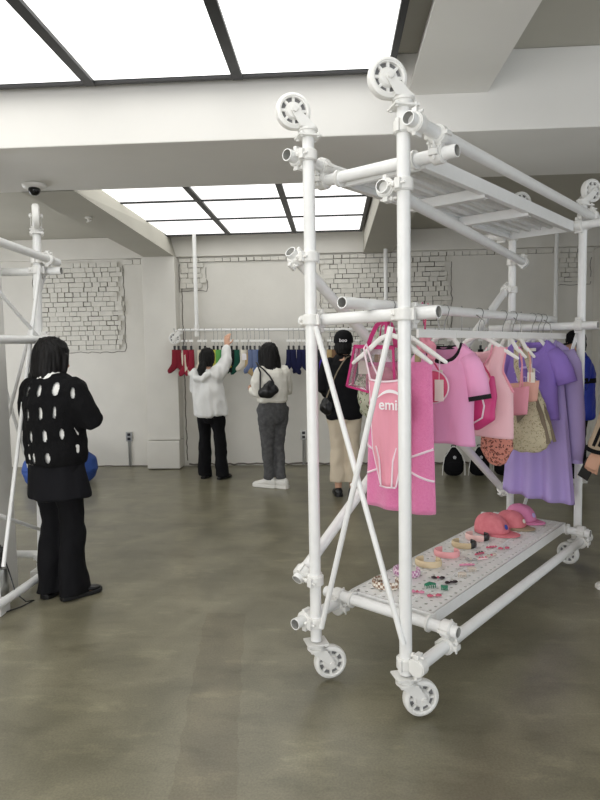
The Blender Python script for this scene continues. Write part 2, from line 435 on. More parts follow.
def bricks(name, x0, x1, z0, z1, ragged=0.05):
    m = MB(); m.mi = 1; m.box(((x0 + x1) / 2, WY - .003, (z0 + z1) / 2), (x1 - x0 - 2.2 * ragged, .008, z1 - z0 - .004)); m.mi = 0
    nz = max(1, round((z1 - z0) / .0625)); hz = (z1 - z0) / nz
    for r in range(nz):
        x = x0 - random.random() * .06 - (.05 if r % 2 else 0)
        xe = x1 + random.uniform(-ragged, ragged)
        while x < xe:
            L = random.choice((.1, .1, .105, .2)) * random.uniform(.95, 1.05)
            a, c = max(x, x0 - ragged * random.random()), min(x + L, xe)
            if c - a > .012:
                g = random.choice((.003, .005, .008, .012, .015)); g2 = random.choice((.002, .004, .005, .008, .012))
                m.box(((a + c) / 2, WY - .012 - random.uniform(0, .012), z0 + (r + .5) * hz), (c - a - g, .03, hz - g2))
            x += L
    # the ragged crack where the plaster was cut back
    m.mi = 2
    def wob(ps):
        o = []
        for (ax, az), (bx, bz) in zip(ps, ps[1:]):
            n = max(2, int(math.hypot(bx - ax, bz - az) / .05))
            for i in range(n): o.append((ax + (bx - ax) * i / n + random.uniform(-.012, .012), WY - .004, az + (bz - az) * i / n + random.uniform(-.012, .012)))
        return o
    e = .035
    if nz > 3: m.path(wob([(x0 - e, z1), (x0 - e, z0 - e), (x1 + e, z0 - e), (x1 + e, z1)]), .004, 5)
    return struct(name, m, [BRICK, GAP, CRACK], smooth=False)


bricks('trim_9', -3.9, -2.76, 1.56, 2.69)
bricks('trim_10', -1.95, -1.66, 2.33, 2.655)
bricks('trim_11', -.12, 1.48, 1.3, 2.655)
bricks('trim_12', 2.86, 3.2, 2.3, 2.655)
bricks('trim_13', -2.72, -2.43, 2.655, 2.715, .01)
bricks('trim_14', -1.97, 3.26, 2.662, 2.715, .01)
b = MB()   # dark joint beside the pilaster, and the worn skirting line
P = [(-1.955 + random.uniform(-.006, .006), WY - .001, 2.65 - i * .06) for i in range(44)]; b.path(P, .006, 5)
P = [(-1.93 + i * .06, WY - .002, .008 + random.uniform(0, .02)) for i in range(85)]; b.path(P, .012, 5)
P = [(-3.9 + i * .06, WY - .002, .004 + random.uniform(0, .006)) for i in range(25)]; b.path(P, .006, 5)
struct('baseboard_back', b, CRACK, smooth=False)
# recessed track strips in the rear ceiling at the right
b = MB(); b.box((2.4, 4.95, 2.99), (3.0, .10, .05)); b.box((2.4, 5.35, 2.985), (3.0, .03, .04)); struct('trim_15', b, DARKM, smooth=False)


# ================================================================== CEILING LIGHTS
def light_panel(name, label, xs, ys, z, top, glow):
    t = thing(name, label, 'ceiling light', ((xs[0] + xs[-1]) / 2, (ys[0] + ys[-1]) / 2, z), 0, 'glowing ceiling panels')
    ox, oy = t.location.x, t.location.y
    f = MB(); w = .022
    for i, x in enumerate(xs): f.box((x - ox, (ys[0] + ys[-1]) / 2 - oy, .0), (.058 if 0 < i < len(xs) - 1 else .035, ys[-1] - ys[0] + .03, .03))
    for i, y in enumerate(ys): f.box((0, y - oy, .002), (xs[-1] - xs[0] + .03, .018 if 0 < i < len(ys) - 1 else .03, .028))
    for x in (xs[0], xs[-1]): f.box((x - ox, (ys[0] + ys[-1]) / 2 - oy, (top - z) / 2), (.03, ys[-1] - ys[0] + .03, top - z - .002))
    for y in (ys[0], ys[-1]): f.box((0, y - oy, (top - z) / 2), (xs[-1] - xs[0], .03, top - z - .002))
    obj('frame', f, DARKM, t, smooth=False)
    for i in range(len(xs) - 1):
        for j in range(len(ys) - 1):
            g = MB(); g.box(((xs[i] + xs[i + 1]) / 2 - ox, (ys[j] + ys[j + 1]) / 2 - oy, .008), (xs[i + 1] - xs[i] - .02, ys[j + 1] - ys[j] - .014, .006))
            obj('panel', g, glow, t, smooth=False)
    return t


light_panel('ceiling_light_panel', 'large glowing white ceiling light in front of the cross beam', [-3.05, -2.2, -1.354, -.513, .338], [.15, 1.0, 1.85, 2.70, 3.56], 3.035, 3.16, GLOW)
light_panel('ceiling_light_panel', 'glowing white ceiling light behind the cross beam, near the back wall', [-2.07, -1.276, -.457, .36], [4.7, 5.2, 6.04, 6.88, 7.76], 2.965, 3.0, GLOW2)

# dome camera and detector under the beams
t = thing('security_camera', 'white dome security camera under the cross beam at upper left', 'security camera', (-2.12, 4.42, 2.72))
b = MB(); b.lathe([(.0, -.001), (.082, -.001), (.084, -.012), (.076, -.026), (.05, -.036), (0, -.036)]); obj('housing', b, PLASTW, t)
b = MB(); b.ball((.008, -.02, -.045), (.042, .042, .04)); obj('dome', b, DOME, t)
t = thing('smoke_detector', 'tiny white detector under the left ceiling beam', 'detector', (-2.16, 5.5, 2.72))
b = MB(); b.lathe([(0, -.001), (.03, -.001), (.03, -.012), (.012, -.018), (.012, -.04), (0, -.042)], n=16); obj('body', b, PLASTW, t)
b = MB(); b.path([(.03, 0, -.03), (-.02, 0, -.045)], .006); obj('arm', b, PLASTW, t)


def outlet(x, label):
    t = thing('wall_outlet', label, 'outlet', (x, WY, .40), 0, 'outlets on the back wall')
    b = MB(); b.box((0, -.012, 0), (.085, .024, .125)); obj('plate', b, CHROME, t, bevel=.003)
    for z in (.028, -.028): b = MB(); b.box((0, -.025, z), (.04, .006, .036)); obj('socket', b, BLACKP, t, smooth=False)
    b = MB()
    for dx in (-.012, .012): b.tube((dx, -.012, -.06), (dx, -.012, -.395), .009, 10)
    obj('conduit', b, CHROME, t)


outlet(-2.725, 'steel wall outlet left of the white pilaster, with conduit to the floor')
outlet(-.40, 'steel wall outlet right of the woman in the cream sweater')


# ================================================================== SCAFFOLD RACK
RZ = -math.radians(37.54)
RO = V((.275, 2.412, 0)); L, W = 2.224, .465
RU = V((math.sin(-RZ), math.cos(RZ), 0)); RW = V((math.cos(RZ), math.sin(RZ), 0))
def rw(a, bb, z): return RO + RW * a + RU * bb + V((0, 0, z))
PR = .0255


def ring_clamp(m, p, d, nrm):
    """half-shell collar round a tube with a hinge lug and a bolt sticking out"""
    p, d, nrm = V(p), V(d).normalized(), V(nrm).normalized()
    s = d.cross(nrm).normalized()
    m.tube(p - d * .024, p + d * .024, PR + .0085, 18)
    m.tube(p - d * .020, p + d * .020, PR + .0125, 18)
    rot = Matrix((s, d, nrm)).transposed()
    m.box(p + s * (PR + .016), (.024, .04, .022), rot); m.box(p - s * (PR + .014), (.016, .046, .016), rot)
    m.tube(p + s * (PR + .016) - nrm * .028, p + s * (PR + .016) + nrm * .045, .0055, 8)
    m.tube(p + s * (PR + .016) + nrm * .016, p + s * (PR + .016) + nrm * .028, .0115, 6)


def coupler(parent, p1, d1, p2, d2):
    m = MB(); p1, p2 = V(p1), V(p2); n = (p2 - p1)
    if n.length < .02: n = V(d1).cross(V(d2))
    ring_clamp(m, p1, d1, n); ring_clamp(m, p2, d2, -n)
    c = (p1 + p2) / 2; nn = n.normalized(); x = V(d1).normalized(); y = nn.cross(x)
    m.box(c, (.034, .034, .026), Matrix((x, y, nn)).transposed())
    return obj('coupler', m, STEEL2, parent, bevel=.002)


def pipe(parent, name, p0, p1, r=PR):
    m = MB(); m.tube(p0, p1, r, 22, wall=.004 if r > .02 else None)
    return obj(name, m, [STEEL, INNER], parent, fix=False) if r > .02 else obj(name, m, STEEL, parent)


def caster(parent, p, off, top, ang=None):
    """swivel caster; p = plate centre, off = horizontal unit direction the wheel trails"""
    p = V(p); s = 1 if top else -1; o = V(off).normalized(); ax = V((-o.y, o.x, 0)); wc = p + o * .064 + V((0, 0, s * .103))
    m = MB(); rot = Matrix((o, ax, V((0, 0, 1)))).transposed()
    m.box(p + V((0, 0, s * .004)), (.098, .086, .008), rot)
    for i in (-1, 1):
        for j in (-1, 1): m.tube(p + o * i * .037 + ax * j * .031 + V((0, 0, -.006)), p + o * i * .037 + ax * j * .031 + V((0, 0, .016 * s)), .007, 6)
    m.tube(p + V((0, 0, s * .008)), p + V((0, 0, s * .026)), .036, 20); m.tube(p + V((0, 0, s * .026)), p + V((0, 0, s * .036)), .042, 20)
    # fork: bridge and two tapering cheeks
    m.box(p + o * .006 + V((0, 0, s * .04)), (.075, .064, .008), rot)
    for j in (-1, 1):
        poly = [p + o * -.03 + V((0, 0, s * .038)), p + o * .042 + V((0, 0, s * .038)), wc + o * .017 + V((0, 0, s * .012)), wc + V((0, 0, s * .02)), wc - o * .018 + V((0, 0, s * .006))]
        poly = [p + o * -.03 + V((0, 0, s * .038)), p + o * .042 + V((0, 0, s * .038)), wc + o * .017 + V((0, 0, -s * .004)), wc + V((0, 0, s * .017)), wc - o * .016 + V((0, 0, s * .004))]
        m.rings([[q + ax * j * .029 for q in poly], [q + ax * j * .0335 for q in poly]])
    m.tube(wc - ax * .042, wc + ax * .042, .007, 10)
    for j in (-1, 1): m.tube(wc + ax * j * .0335, wc + ax * j * .041, .0125, 6)
    cs = obj('caster', m, STEEL2, parent, ang=35)
    m = MB()
    m.lathe([(.054, -.018), (.064, -.021), (.073, -.016), (.0755, -.006), (.0755, .006), (.073, .016), (.064, .021), (.054, .018)], wc, ax, 40, close=True)
    m.lathe([(.006, -.022), (.03, -.022), (.037, -.012), (.037, .012), (.03, .022), (.006, .022)], wc, ax, 28, close=True)
    for k in range(8):
        a = 2 * PI * k / 8; d = o * math.cos(a) + V((0, 0, 1)) * math.sin(a)
        e = d.cross(ax); m.box(wc + d * .046, (.024, .011, .024), Matrix((d, e, ax)).transposed())
    m.mi = 1; m.lathe([(.036, -.003), (.055, -.003), (.055, .003), (.036, .003)], wc, ax, 28, close=True); m.mi = 0
    for j in (-1, 1): m.lathe([(.0585, j * .0195), (.0605, j * .0225), (.0625, j * .0205), (.0605, j * .019)], wc, ax, 32, close=True)
    obj('wheel', m, [TYRE, WEB], cs, ang=35)


def perforated(m, a0, a1, b0, b1, z, na, nb, r, th):
    da, db = (a1 - a0) / na, (b1 - b0) / nb
    for i in range(na):
        for j in range(nb):
            ca, cb = a0 + (i + .5) * da, b0 + (j + .5) * db
            sq = [(1, 0), (1, 1), (0, 1), (-1, 1), (-1, 0), (-1, -1), (0, -1), (1, -1)]
            out = [(ca + x * da / 2, cb + y * db / 2) for x, y in sq]
            inn = [(ca + r * math.cos(k * PI / 4), cb + r * math.sin(k * PI / 4)) for k in range(8)]
            vs = [V((x, y, z)) for x, y in out] + [V((x, y, z)) for x, y in inn] + [V((x, y, z - th)) for x, y in out] + [V((x, y, z - th)) for x, y in inn]
            fs = []
            for k in range(8):
                k2 = (k + 1) % 8
                fs += [(k, k2, 8 + k2, 8 + k), (16 + k2, 16 + k, 24 + k, 24 + k2), (8 + k, 8 + k2, 24 + k2, 24 + k)]
            m.add(vs, fs)


rack = thing('scaffold_rack', 'tall white scaffold-tube clothes rack on casters at right, top deck and shelf', 'clothes rack', tuple(RO), RZ)
X, Y, Z = V((1, 0, 0)), V((0, 1, 0)), V((0, 0, 1))
def ldir(wx, wy): v = V((wx, wy, 0)); return V((v.dot(RW), v.dot(RU), 0))
POSTS = [(0, 0), (-W, 0), (0, L), (-W, L)]
for i, (a, bb) in enumerate(POSTS):
    pipe(rack, 'post', (a, bb, .195), (a, bb, 2.398))
for (a, bb), o1, o2 in zip(POSTS, [(-.95, -.28), (-.93, -.30), (.8, .35), (.9, .3)], [(.95, .28), (.93, .30), (-.62, .75), (.4, .9)]):
    caster(rack, (a, bb, 2.398), ldir(*o1), True)
    caster(rack, (a, bb, .19), ldir(*o2), False)
# long tubes
AT = .0565
pipe(rack, 'long_tube', (AT, -.062, 2.335), (AT, 2.36, 2.325)); pipe(rack, 'long_tube', (-W - AT, -.075, 2.325), (-W - AT, 2.30, 2.325))
pipe(rack, 'long_tube', (AT, -.015, .242), (AT, 2.27, .222)); pipe(rack, 'long_tube', (-W - AT, -.08, .280), (-W - AT, 2.27, .250))
for bb in (0, L):
    coupler(rack, (0, bb, 2.33), Z, (AT, bb, 2.33), Y); coupler(rack, (-W, bb, 2.325), Z, (-W - AT, bb, 2.325), Y)
    coupler(rack, (0, bb, .242 - .02 * bb / L), Z, (AT, bb, .242 - .02 * bb / L), Y); coupler(rack, (-W, bb, .28 - .03 * bb / L), Z, (-W - AT, bb, .28 - .03 * bb / L), Y)
# cross tubes
pipe(rack, 'cross_tube', (-.60, .17, 2.262), (.135, .17, 2.255)); pipe(rack, 'cross_tube', (-.66, 2.166, 2.27), (.15, 2.166, 2.27))
coupler(rack, (AT, .17, 2.33), Y, (AT, .17, 2.256), X); coupler(rack, (-W - AT, .17, 2.325), Y, (-W - AT, .17, 2.262), X)
coupler(rack, (-.009, 2.166, 2.27), X, (0, L, 2.27), Z); coupler(rack, (-W - AT, 2.166, 2.27), X, (-W, L, 2.26), Z)
pipe(rack, 'cross_tube', (-.565, .055, 1.632), (.118, .055, 1.638)); pipe(rack, 'cross_tube', (-.605, 2.166, 1.63), (.118, 2.166, 1.63))
for a in (0, -W): coupler(rack, (a, 0, 1.632), Z, (a, .055, 1.632), X); coupler(rack, (a, L, 1.63), Z, (a, 2.166, 1.63), X)
pipe(rack, 'cross_tube', (-.60, .245, .312), (.108, .245, .306)); pipe(rack, 'cross_tube', (-.63, 2.115, .285), (.112, 2.115, .28))
for bb, z in ((.245, .308), (2.115, .285)):
    coupler(rack, (AT, bb, z), X, (AT, bb, z - .07), Y); coupler(rack, (-W - AT, bb, z), X, (-W - AT, bb, z - .055), Y)
# garment rail on the middle cross tubes
pipe(rack, 'garment_rail', (-.19, -.145, 1.683), (-.19, 2.255, 1.681), .0235)
# diagonals
dA0, dA1 = V((-.562, -.005, 1.925)), V((-.525, 2.26, .452)); dB0, dB1 = V((-.535, -.045, .471)), V((-.505, 2.26, 1.93))
pipe(rack, 'diagonal_brace', dA0 + (dA0 - dA1) * .006, dA1); pipe(rack, 'diagonal_brace', dB0, dB1)
coupler(rack, (-W, 0, 1.90), Z, dA0 + (dA1 - dA0) * .012, dA1 - dA0); coupler(rack, (-W, L, .47), Z, dA1 + (dA0 - dA1) * .012, dA1 - dA0)
coupler(rack, (-W, 0, .475), Z, dB0 + (dB1 - dB0) * .016, dB1 - dB0); coupler(rack, (-W, L, 1.90), Z, dB1 + (dB0 - dB1) * .016, dB1 - dB0)
q0, q1 = V((-.066, -.05, 2.118)), V((-.40, 2.28, 2.085))
pipe(rack, 'diagonal_brace', q0, q1); coupler(rack, (0, 0, 2.118), Z, q0 + (q1 - q0) * .02, q1 - q0); coupler(rack, (-W, L, 2.09), Z, q1 + (q0 - q1) * .02, q1 - q0)
# thin scissor braces on both ends
for bb, s in ((-.03, -1), (L + .03, 1)):
    for (p0, p1, k) in (((-.415, bb, 1.60), (.008, bb, .33), 0), ((-.035, bb + s * .012, 1.585), (-.40, bb + s * .012, .285), 1)):
        pipe(rack, 'scissor_brace', p0, p1, .0118)
    m = MB(); m.tube((-.225, bb - .016, .945), (-.225, bb + .026, .945), .008, 10); obj('brace_pin', m, STEEL2, rack)
# lower perforated shelf
m = MB(); a0, a1, b0, b1, zt = -.475, -.035, .285, 2.075, .338
perforated(m, a0, a1, b0, b1, zt, 9, 36, .0092, .004)
for a in (a0, a1): m.box((a, (b0 + b1) / 2, zt - .028), (.006, b1 - b0, .056))
for bb in (b0, b1): m.box(((a0 + a1) / 2, bb, zt - .025), (a1 - a0, .006, .05))
for k in (1, 2): m.box((a0 + (a1 - a0) * k / 3, (b0 + b1) / 2, zt + .001), (.006, b1 - b0 - .02, .004))
obj('shelf', m, STEEL, rack, smooth=False)
def hook(parent, a, bb, z):
    h = MB(); h.tube((a - .006, bb, z), (a + .006, bb, z), PR + .012, 18); h.box((a, bb + (.03 if bb < 1 else -.03), z + .01), (.008, .06, .04)); return obj('shelf_hook', h, STEEL2, parent)
for a in (-.44, -.03): hook(rack, a, .245, .308); hook(rack, a, 2.115, .285)
# upper deck, seen from below: side channels, ribbed planks with small holes, cross ribs
m = MB(); da0, da1, db0, db1, dz = -.45, -.03, .215, 2.12, 2.285
for k in range(3):
    w = (da1 - da0) / 3; c0 = da0 + k * w
    perforated(m, c0 + .018, c0 + w - .018, db0, db1, dz, 2, 44, .0068, .002); m.box((c0 + w / 2, (db0 + db1) / 2, dz - .010), (.016, db1 - db0, .018))
    for s in (.006, w - .006): m.box((c0 + s, (db0 + db1) / 2, dz - .008), (.016, db1 - db0, .02))
for a in (da0, da1): m.box((a, (db0 + db1) / 2, dz - .024), (.008, db1 - db0, .062)); m.box((a + (.014 if a < -.2 else -.014), (db0 + db1) / 2, dz - .053), (.03, db1 - db0, .005))
for bb in (db0, db1): m.box(((da0 + da1) / 2, bb, dz - .024), (da1 - da0, .006, .06))
for bb in (.80, 1.36): m.box(((da0 + da1) / 2, bb, dz - .045), (da1 - da0 - .01, .006, .05)); m.box(((da0 + da1) / 2, bb + .02, dz - .068), (da1 - da0 - .01, .04, .004))
obj('deck', m, STEEL, rack, smooth=False)
for a in (-.43, -.05): hook(rack, a, .17, 2.258); hook(rack, a, 2.166, 2.27)
m = MB(); m.tube((-.43, .23, 2.235), (-.05, .23, 2.235), .006, 10); obj('deck_rod', m, STEEL, rack)
# flat white batten under the garment rail, butted lengths
for b0_, b1_ in ((.30, .66), (.66, 1.08), (1.08, 1.42), (1.42, 1.83), (1.83, 2.27)):
    m = MB(); m.box((-.115, (b0_ + b1_) / 2, 1.566), (.012, b1_ - b0_ - .004, .036)); obj('batten', m, HANGW, rack, smooth=False)
for bb in (.5, 1.0, 1.5, 2.0): m = MB(); m.path([(-.115, bb, 1.58), (-.125, bb, 1.64), (-.165, bb, 1.67)], .003, 6); obj('batten_wire', m, WIRE, rack)


# ================================================================== HANGERS AND GARMENTS
def rail_thing(name, label, cat, bb, group=None, a=-.19):
    return thing(name, label, cat, tuple(rw(a, bb, 1.68)), RZ, group)


def hanger(label, bb, tilt=0.0, half=.215):
    t = rail_thing('clothes_hanger', label, 'hanger', bb, 'white hangers on the garment rail'); t.rotation_euler.z = RZ + tilt
    m = MB(); m.path([(-.026, 0, -.008), (-.028, 0, .010), (-.018, 0, .026), (0, 0, .031), (.018, 0, .026), (.028, 0, .008), (.02, 0, -.02), (.006, 0, -.045), (0, 0, -.075), (0, 0, -.11)], .0022, 8); obj('hook', m, WIRE, t)
    m = MB()
    m.limb([((-half, 0, -.240), .008, .007), ((-half * .6, 0, -.186), .0125, .008), ((-.05, 0, -.134), .0115, .008), ((0, 0, -.118), .011, .008), ((.05, 0, -.134), .0115, .008), ((half * .6, 0, -.186), .0125, .008), ((half, 0, -.240), .008, .007)], 12, flat=(0, 1, 0))
    obj('arms', m, HANGW, t)
    return t


def sheets(m, n, k, hw, hem, tf, tb, dep, xo=lambda t: 0.0, rip=(0.0, 20, 0.0), nosolid=False):
    """front and back sheets joined down the sides and open at the hem: s across -1..1, t up 0..1"""
    def pt(s, t, f):
        top = tf(s) if f < 0 else tb(s)
        z = hem(s) + (top - hem(s)) * t
        x = xo(t) + s * hw(t)
        e = math.sqrt(max(0, 1 - s * s))
        y = f * dep(t) * e ** .8 + rip[0] * (1 - t) ** 1.2 * math.sin(rip[1] * s + rip[2] + f * .8) * e
        y += (.011 * noise.noise(V((x * 9 + 3, f * 4, z * 4 + rip[2]))) + .006 * noise.noise(V((x * 24, f * 4, z * 7 + rip[2])))) * e
        return V((x, y, z))
    rs = []
    for j in range(k + 1):
        t = j / k
        r = [pt(-1 + 2 * i / n, t, -1) for i in range(n + 1)] + [pt(1 - 2 * i / n, t, 1) for i in range(1, n)]
        rs.append(r)
    m.rings(rs, False, False)
    return pt


def solid(o, th=.003):
    md = o.modifiers.new('thickness', 'SOLIDIFY'); md.thickness = th; md.offset = 0
    return o


def shoulder_top(nw, nd, sw, z0, zs, hwt):
    """top edge of a shirt: neck of half-width nw and depth nd, shoulders falling from z0 to zs"""
    def f(s):
        x = abs(s) * hwt
        if x < nw: return z0 - nd * math.sqrt(max(0, 1 - (x / nw) ** 2)) ** 1.1
        return z0 + (zs - z0) * (x - nw) / max(1e-4, hwt - nw)
    return f


def price_tag(parent, p, w=.042, h=.085, string=.05, cords=True, yaw=0.0):
    m = MB(); m.box((p[0], p[1], p[2] - h / 2), (w, .0015, h)); o = obj('price_tag', m, TAGW, parent, smooth=False)
    if cords:
        m = MB(); m.path([(p[0], p[1] + .002, p[2] + string), (p[0], p[1], p[2] - .006)], .0011, 5); obj('tag_string', m, INK, o)
    return o


def logo(parent, s, size, x, y, z, m=INK, bold=.004, arc=None):
    me = text_mesh(s, size, .0006, bold)
    o = obj('logo', me, m, parent, smooth=False, fix=False); o.rotation_euler = (PI / 2, 0, 0); o.location = (x, y, z)
    if arc:
        w, h, zz = arc; a = MB(); pts = []; n = 16
        rs = []
        for i in range(n + 1):
            u = -1 + 2 * i / n; q = h * (1 - u * u); th = .004 + .010 * (1 - u * u)
            rs.append([V((x + u * w, y - .001, zz + q)), V((x + u * w, y - .001, zz + q + th)), V((x + u * w, y + .001, zz + q + th)), V((x + u * w, y + .001, zz + q))])
        a.rings(rs); obj('logo_arc', a, m, parent, smooth=False)
    return o


# ---- 1 rose bodysuit with white binding and print
hanger('white hanger nearest the front of the rail, holding the rose pink bodysuit', .20, .0, .197)
t = rail_thing('bodysuit', 'rose pink strappy bodysuit with white binding and white chest print, front of rail', 'bodysuit', .178)
def suit_hw(tt):
    z = -.32 - .455 * (1 - tt)
    if z > -.40: return .088 + (.40 + z) / .08 * .006
    if z > -.62: return .078 + (z + .62) / .22 * .010
    return .038 + (z + .775) / .155 * .040
m = MB(); sheets(m, 22, 26, suit_hw, lambda s: -.775 + .004 * s * s, lambda s: -.318 + .012 * s * s, lambda s: -.36 + .03 * abs(s), lambda tt: .016 + .012 * tt, rip=(.003, 9, .5))
solid(obj('suit_body', m, T_SUIT, t), .002)
m = MB(); m.path([(-.092 + .184 * i / 14, -.030 * math.sqrt(max(0, 1 - (i / 7 - 1) ** 2)) ** .8 - .002, -.318 + .012 * (i / 7 - 1) ** 2) for i in range(15)], .0045, 6)
for s in (-1, 1): m.path([(s * suit_hw(tt / 20), -.001, -.775 + .455 * tt / 20) for tt in range(0, 21)], .0042, 6)
m.path([(-.04, -.006, -.777), (0, -.018, -.778), (.04, -.006, -.777)], .004, 6)
m.path([(.052, -.016, -.60), (.034, -.018, -.66), (.027, -.018, -.775)], .004, 6); m.path([(-.052, -.016, -.60), (-.034, -.018, -.66), (-.027, -.018, -.775)], .004, 6)
obj('binding', m, T_WHITE, t)
m = MB(); m.path([(-.088, -.004, -.312), (-.10, -.012, -.24), (-.112, -.016, -.175), (-.11, 0, -.155), (-.09, .014, -.24), (-.03, .02, -.36)], .0042, 6); obj('strap', m, T_WHITE, t); m = MB(); m.path([(.088, -.004, -.312), (.10, -.012, -.24), (.112, -.016, -.175), (.11, 0, -.155), (.09, .014, -.24), (.03, .02, -.36)], .0042, 6)
obj('strap', m, T_WHITE, t)
logo(t, 'emis', .064, 0.038, -.040, -.436, INK, .0009, arc=(.064, .024, -.388))
price_tag(t, (.098, -.012, -.375), .026, .11, .02)

# ---- 2 hot pink terry skirt on clips
h2 = hanger('second white hanger from the front of the rail, holding the hot pink terry skirt', .295)
for x in (-.11, .08):
    m = MB(); m.box((x, 0, -.228), (.022, .022, .05)); obj('clip', m, CLIPM, h2, bevel=.003)
t = rail_thing('terry_skirt', 'long hot pink terry tube skirt with curved pale piping, clipped to its hanger', 'skirt', .295)
skw = lambda tt: .158 + .018 * (1 - tt)
m = MB(); pf = sheets(m, 30, 30, skw, lambda s: -.90, lambda s: -.238, lambda s: -.238, lambda tt: .028 + .022 * (1 - tt), lambda tt: -.012, rip=(.012, 7, .7)); solid(obj('skirt_body', m, T_TERRY, t), .004)
m = MB()
def skz(s, z): tt = (z + .90) / .662; q = pf(s, tt, -1); return V((q.x, q.y - .004, q.z))
for sg in (1, -1): m.path([skz(-1 + 2 * i / 20, -.685 + sg * (.062 * (abs(i / 10 - 1)) ** 1.2 + .008)) for i in range(0, 21)], .0055, 6)
obj('piping', m, T_WHITE, t)

# ---- clear bag with magenta binding
t = rail_thing('clear_tote_bag', 'clear plastic tote with magenta binding and looped handle behind the rose bodysuit', 'bag', .25, a=-.235)
top = [(-.155, -.165), (.05, -.175)]; bot = [(.06, -.40), (-.20, -.345)]
m = MB(); ol = top + bot; m.rings([[V((x, y, z)) for x, z in ol] for y in (-.035, .035)]); obj('bag_body', m, PVC, t, bevel=.006)
m = MB()
for y in (-.036, .036):
    m.strip([(-.155, y, -.165), (.05, y, -.175)], .016, .004); m.strip([(-.152, y, -.16), (-.20, y, -.348)], .011, .004, up=(1, 0, 0)); m.strip([(.05, y, -.17), (.06, y, -.40)], .011, .004, up=(1, 0, 0)); m.strip([(-.20, y, -.345), (.06, y, -.40)], .010, .004)
obj('binding', m, T_MAGENTA, t)
for y in (-.038, .038):
    m = MB(); m.strip([(-.082, y, -.172), (-.062, y * .9, -.12), (-.045, y * .5, -.075), (-.02, y * .3, -.055), (.005, y * .5, -.07), (.014, y * .9, -.12), (.018, y, -.175)], .020, .004, up=(.3, 0, 1)); obj('handle', m, T_MAGENTA, t)
m = MB(); m.limb([((-.08, 0, -.30), .05, .025), ((0, 0, -.31), .05, .026), ((.03, 0, -.32), .035, .02)], 12, flat=(0, 1, 0)); obj('tissue_filling', m, T_SUIT, t)
m = MB(); m.box((-.115, -.02, -.26), (.05, .002, .06)); obj('paper_insert', m, TAGW, t)

# ---- floral bag behind
t = rail_thing('floral_pouch', 'small green and white floral bag hanging below the clear tote', 'bag', .39)
m = MB(); m.limb([((-.20, 0, -.27), .055, .03), ((-.225, 0, -.36), .082, .045), ((-.215, 0, -.46), .078, .045), ((-.18, 0, -.52), .045, .03)], 18, flat=(0, 1, 0))
obj('bag_body', remesh(m, .007, 4, [(.016, (22, 22, 22), 1)]), FLORAL2, t)
m = MB(); m.strip([(-.22, 0, -.27), (-.20, 0, -.16), (-.18, 0, -.02), (-.0, 0, .03)], .012, .003, up=(1, 0, 0)); obj('strap', m, FLORAL2, t)

# ---- knotted pink pouch and round raspberry pouch
t = rail_thing('scrunchie', 'dark pink gathered pouch hanging between the skirt and the candy pink tee', 'pouch', .46)
m = MB(); m.ball((.03, 0, -.125), (.028, .02, .032)); m.ball((.01, 0, -.17), (.026, .02, .034)); m.ball((.05, 0, -.18), (.03, .02, .036)); m.ball((.055, 0, -.225), (.022, .018, .03))
obj('pouch_body', remesh(m, .005, 3, [(.008, (60, 60, 60), 3)]), T_ROSE, t)
m = MB(); m.path([(.028, 0, -.10), (.01, 0, -.03), (0, 0, .02), (.0, .018, .032), (0, .03, .012)], .0025, 6); obj('cord', m, T_MAGENTA, t)
t = rail_thing('round_pouch', 'round raspberry pouch with pale piping and a cream price tag', 'pouch', .53)
m = MB(); m.lathe([(0, -.02), (.05, -.018), (.072, -.008), (.076, 0), (.072, .008), (.05, .018), (0, .02)], (.03, 0, -.36), (0, 1, 0), 32); obj('pouch_body', m, T_RASP, t)
m = MB(); m.path([(.03 + .077 * math.cos(a * PI / 16), -.004, -.36 + .077 * math.sin(a * PI / 16)) for a in range(32)], .0035, 6, closed=True); obj('piping', m, T_WHITE, t)
m = MB(); m.path([(.06, 0, -.29), (.02, 0, -.23), (-.02, 0, -.12), (-.01, 0, -.01), (0, 0, .028), (0, .03, .012)], .004, 6); m.path([(.0, 0, -.29), (.02, 0, -.23)], .004, 6); obj('strap', m, T_RASP, t)
price_tag(t, (.072, -.028, -.325), .045, .10, .09)


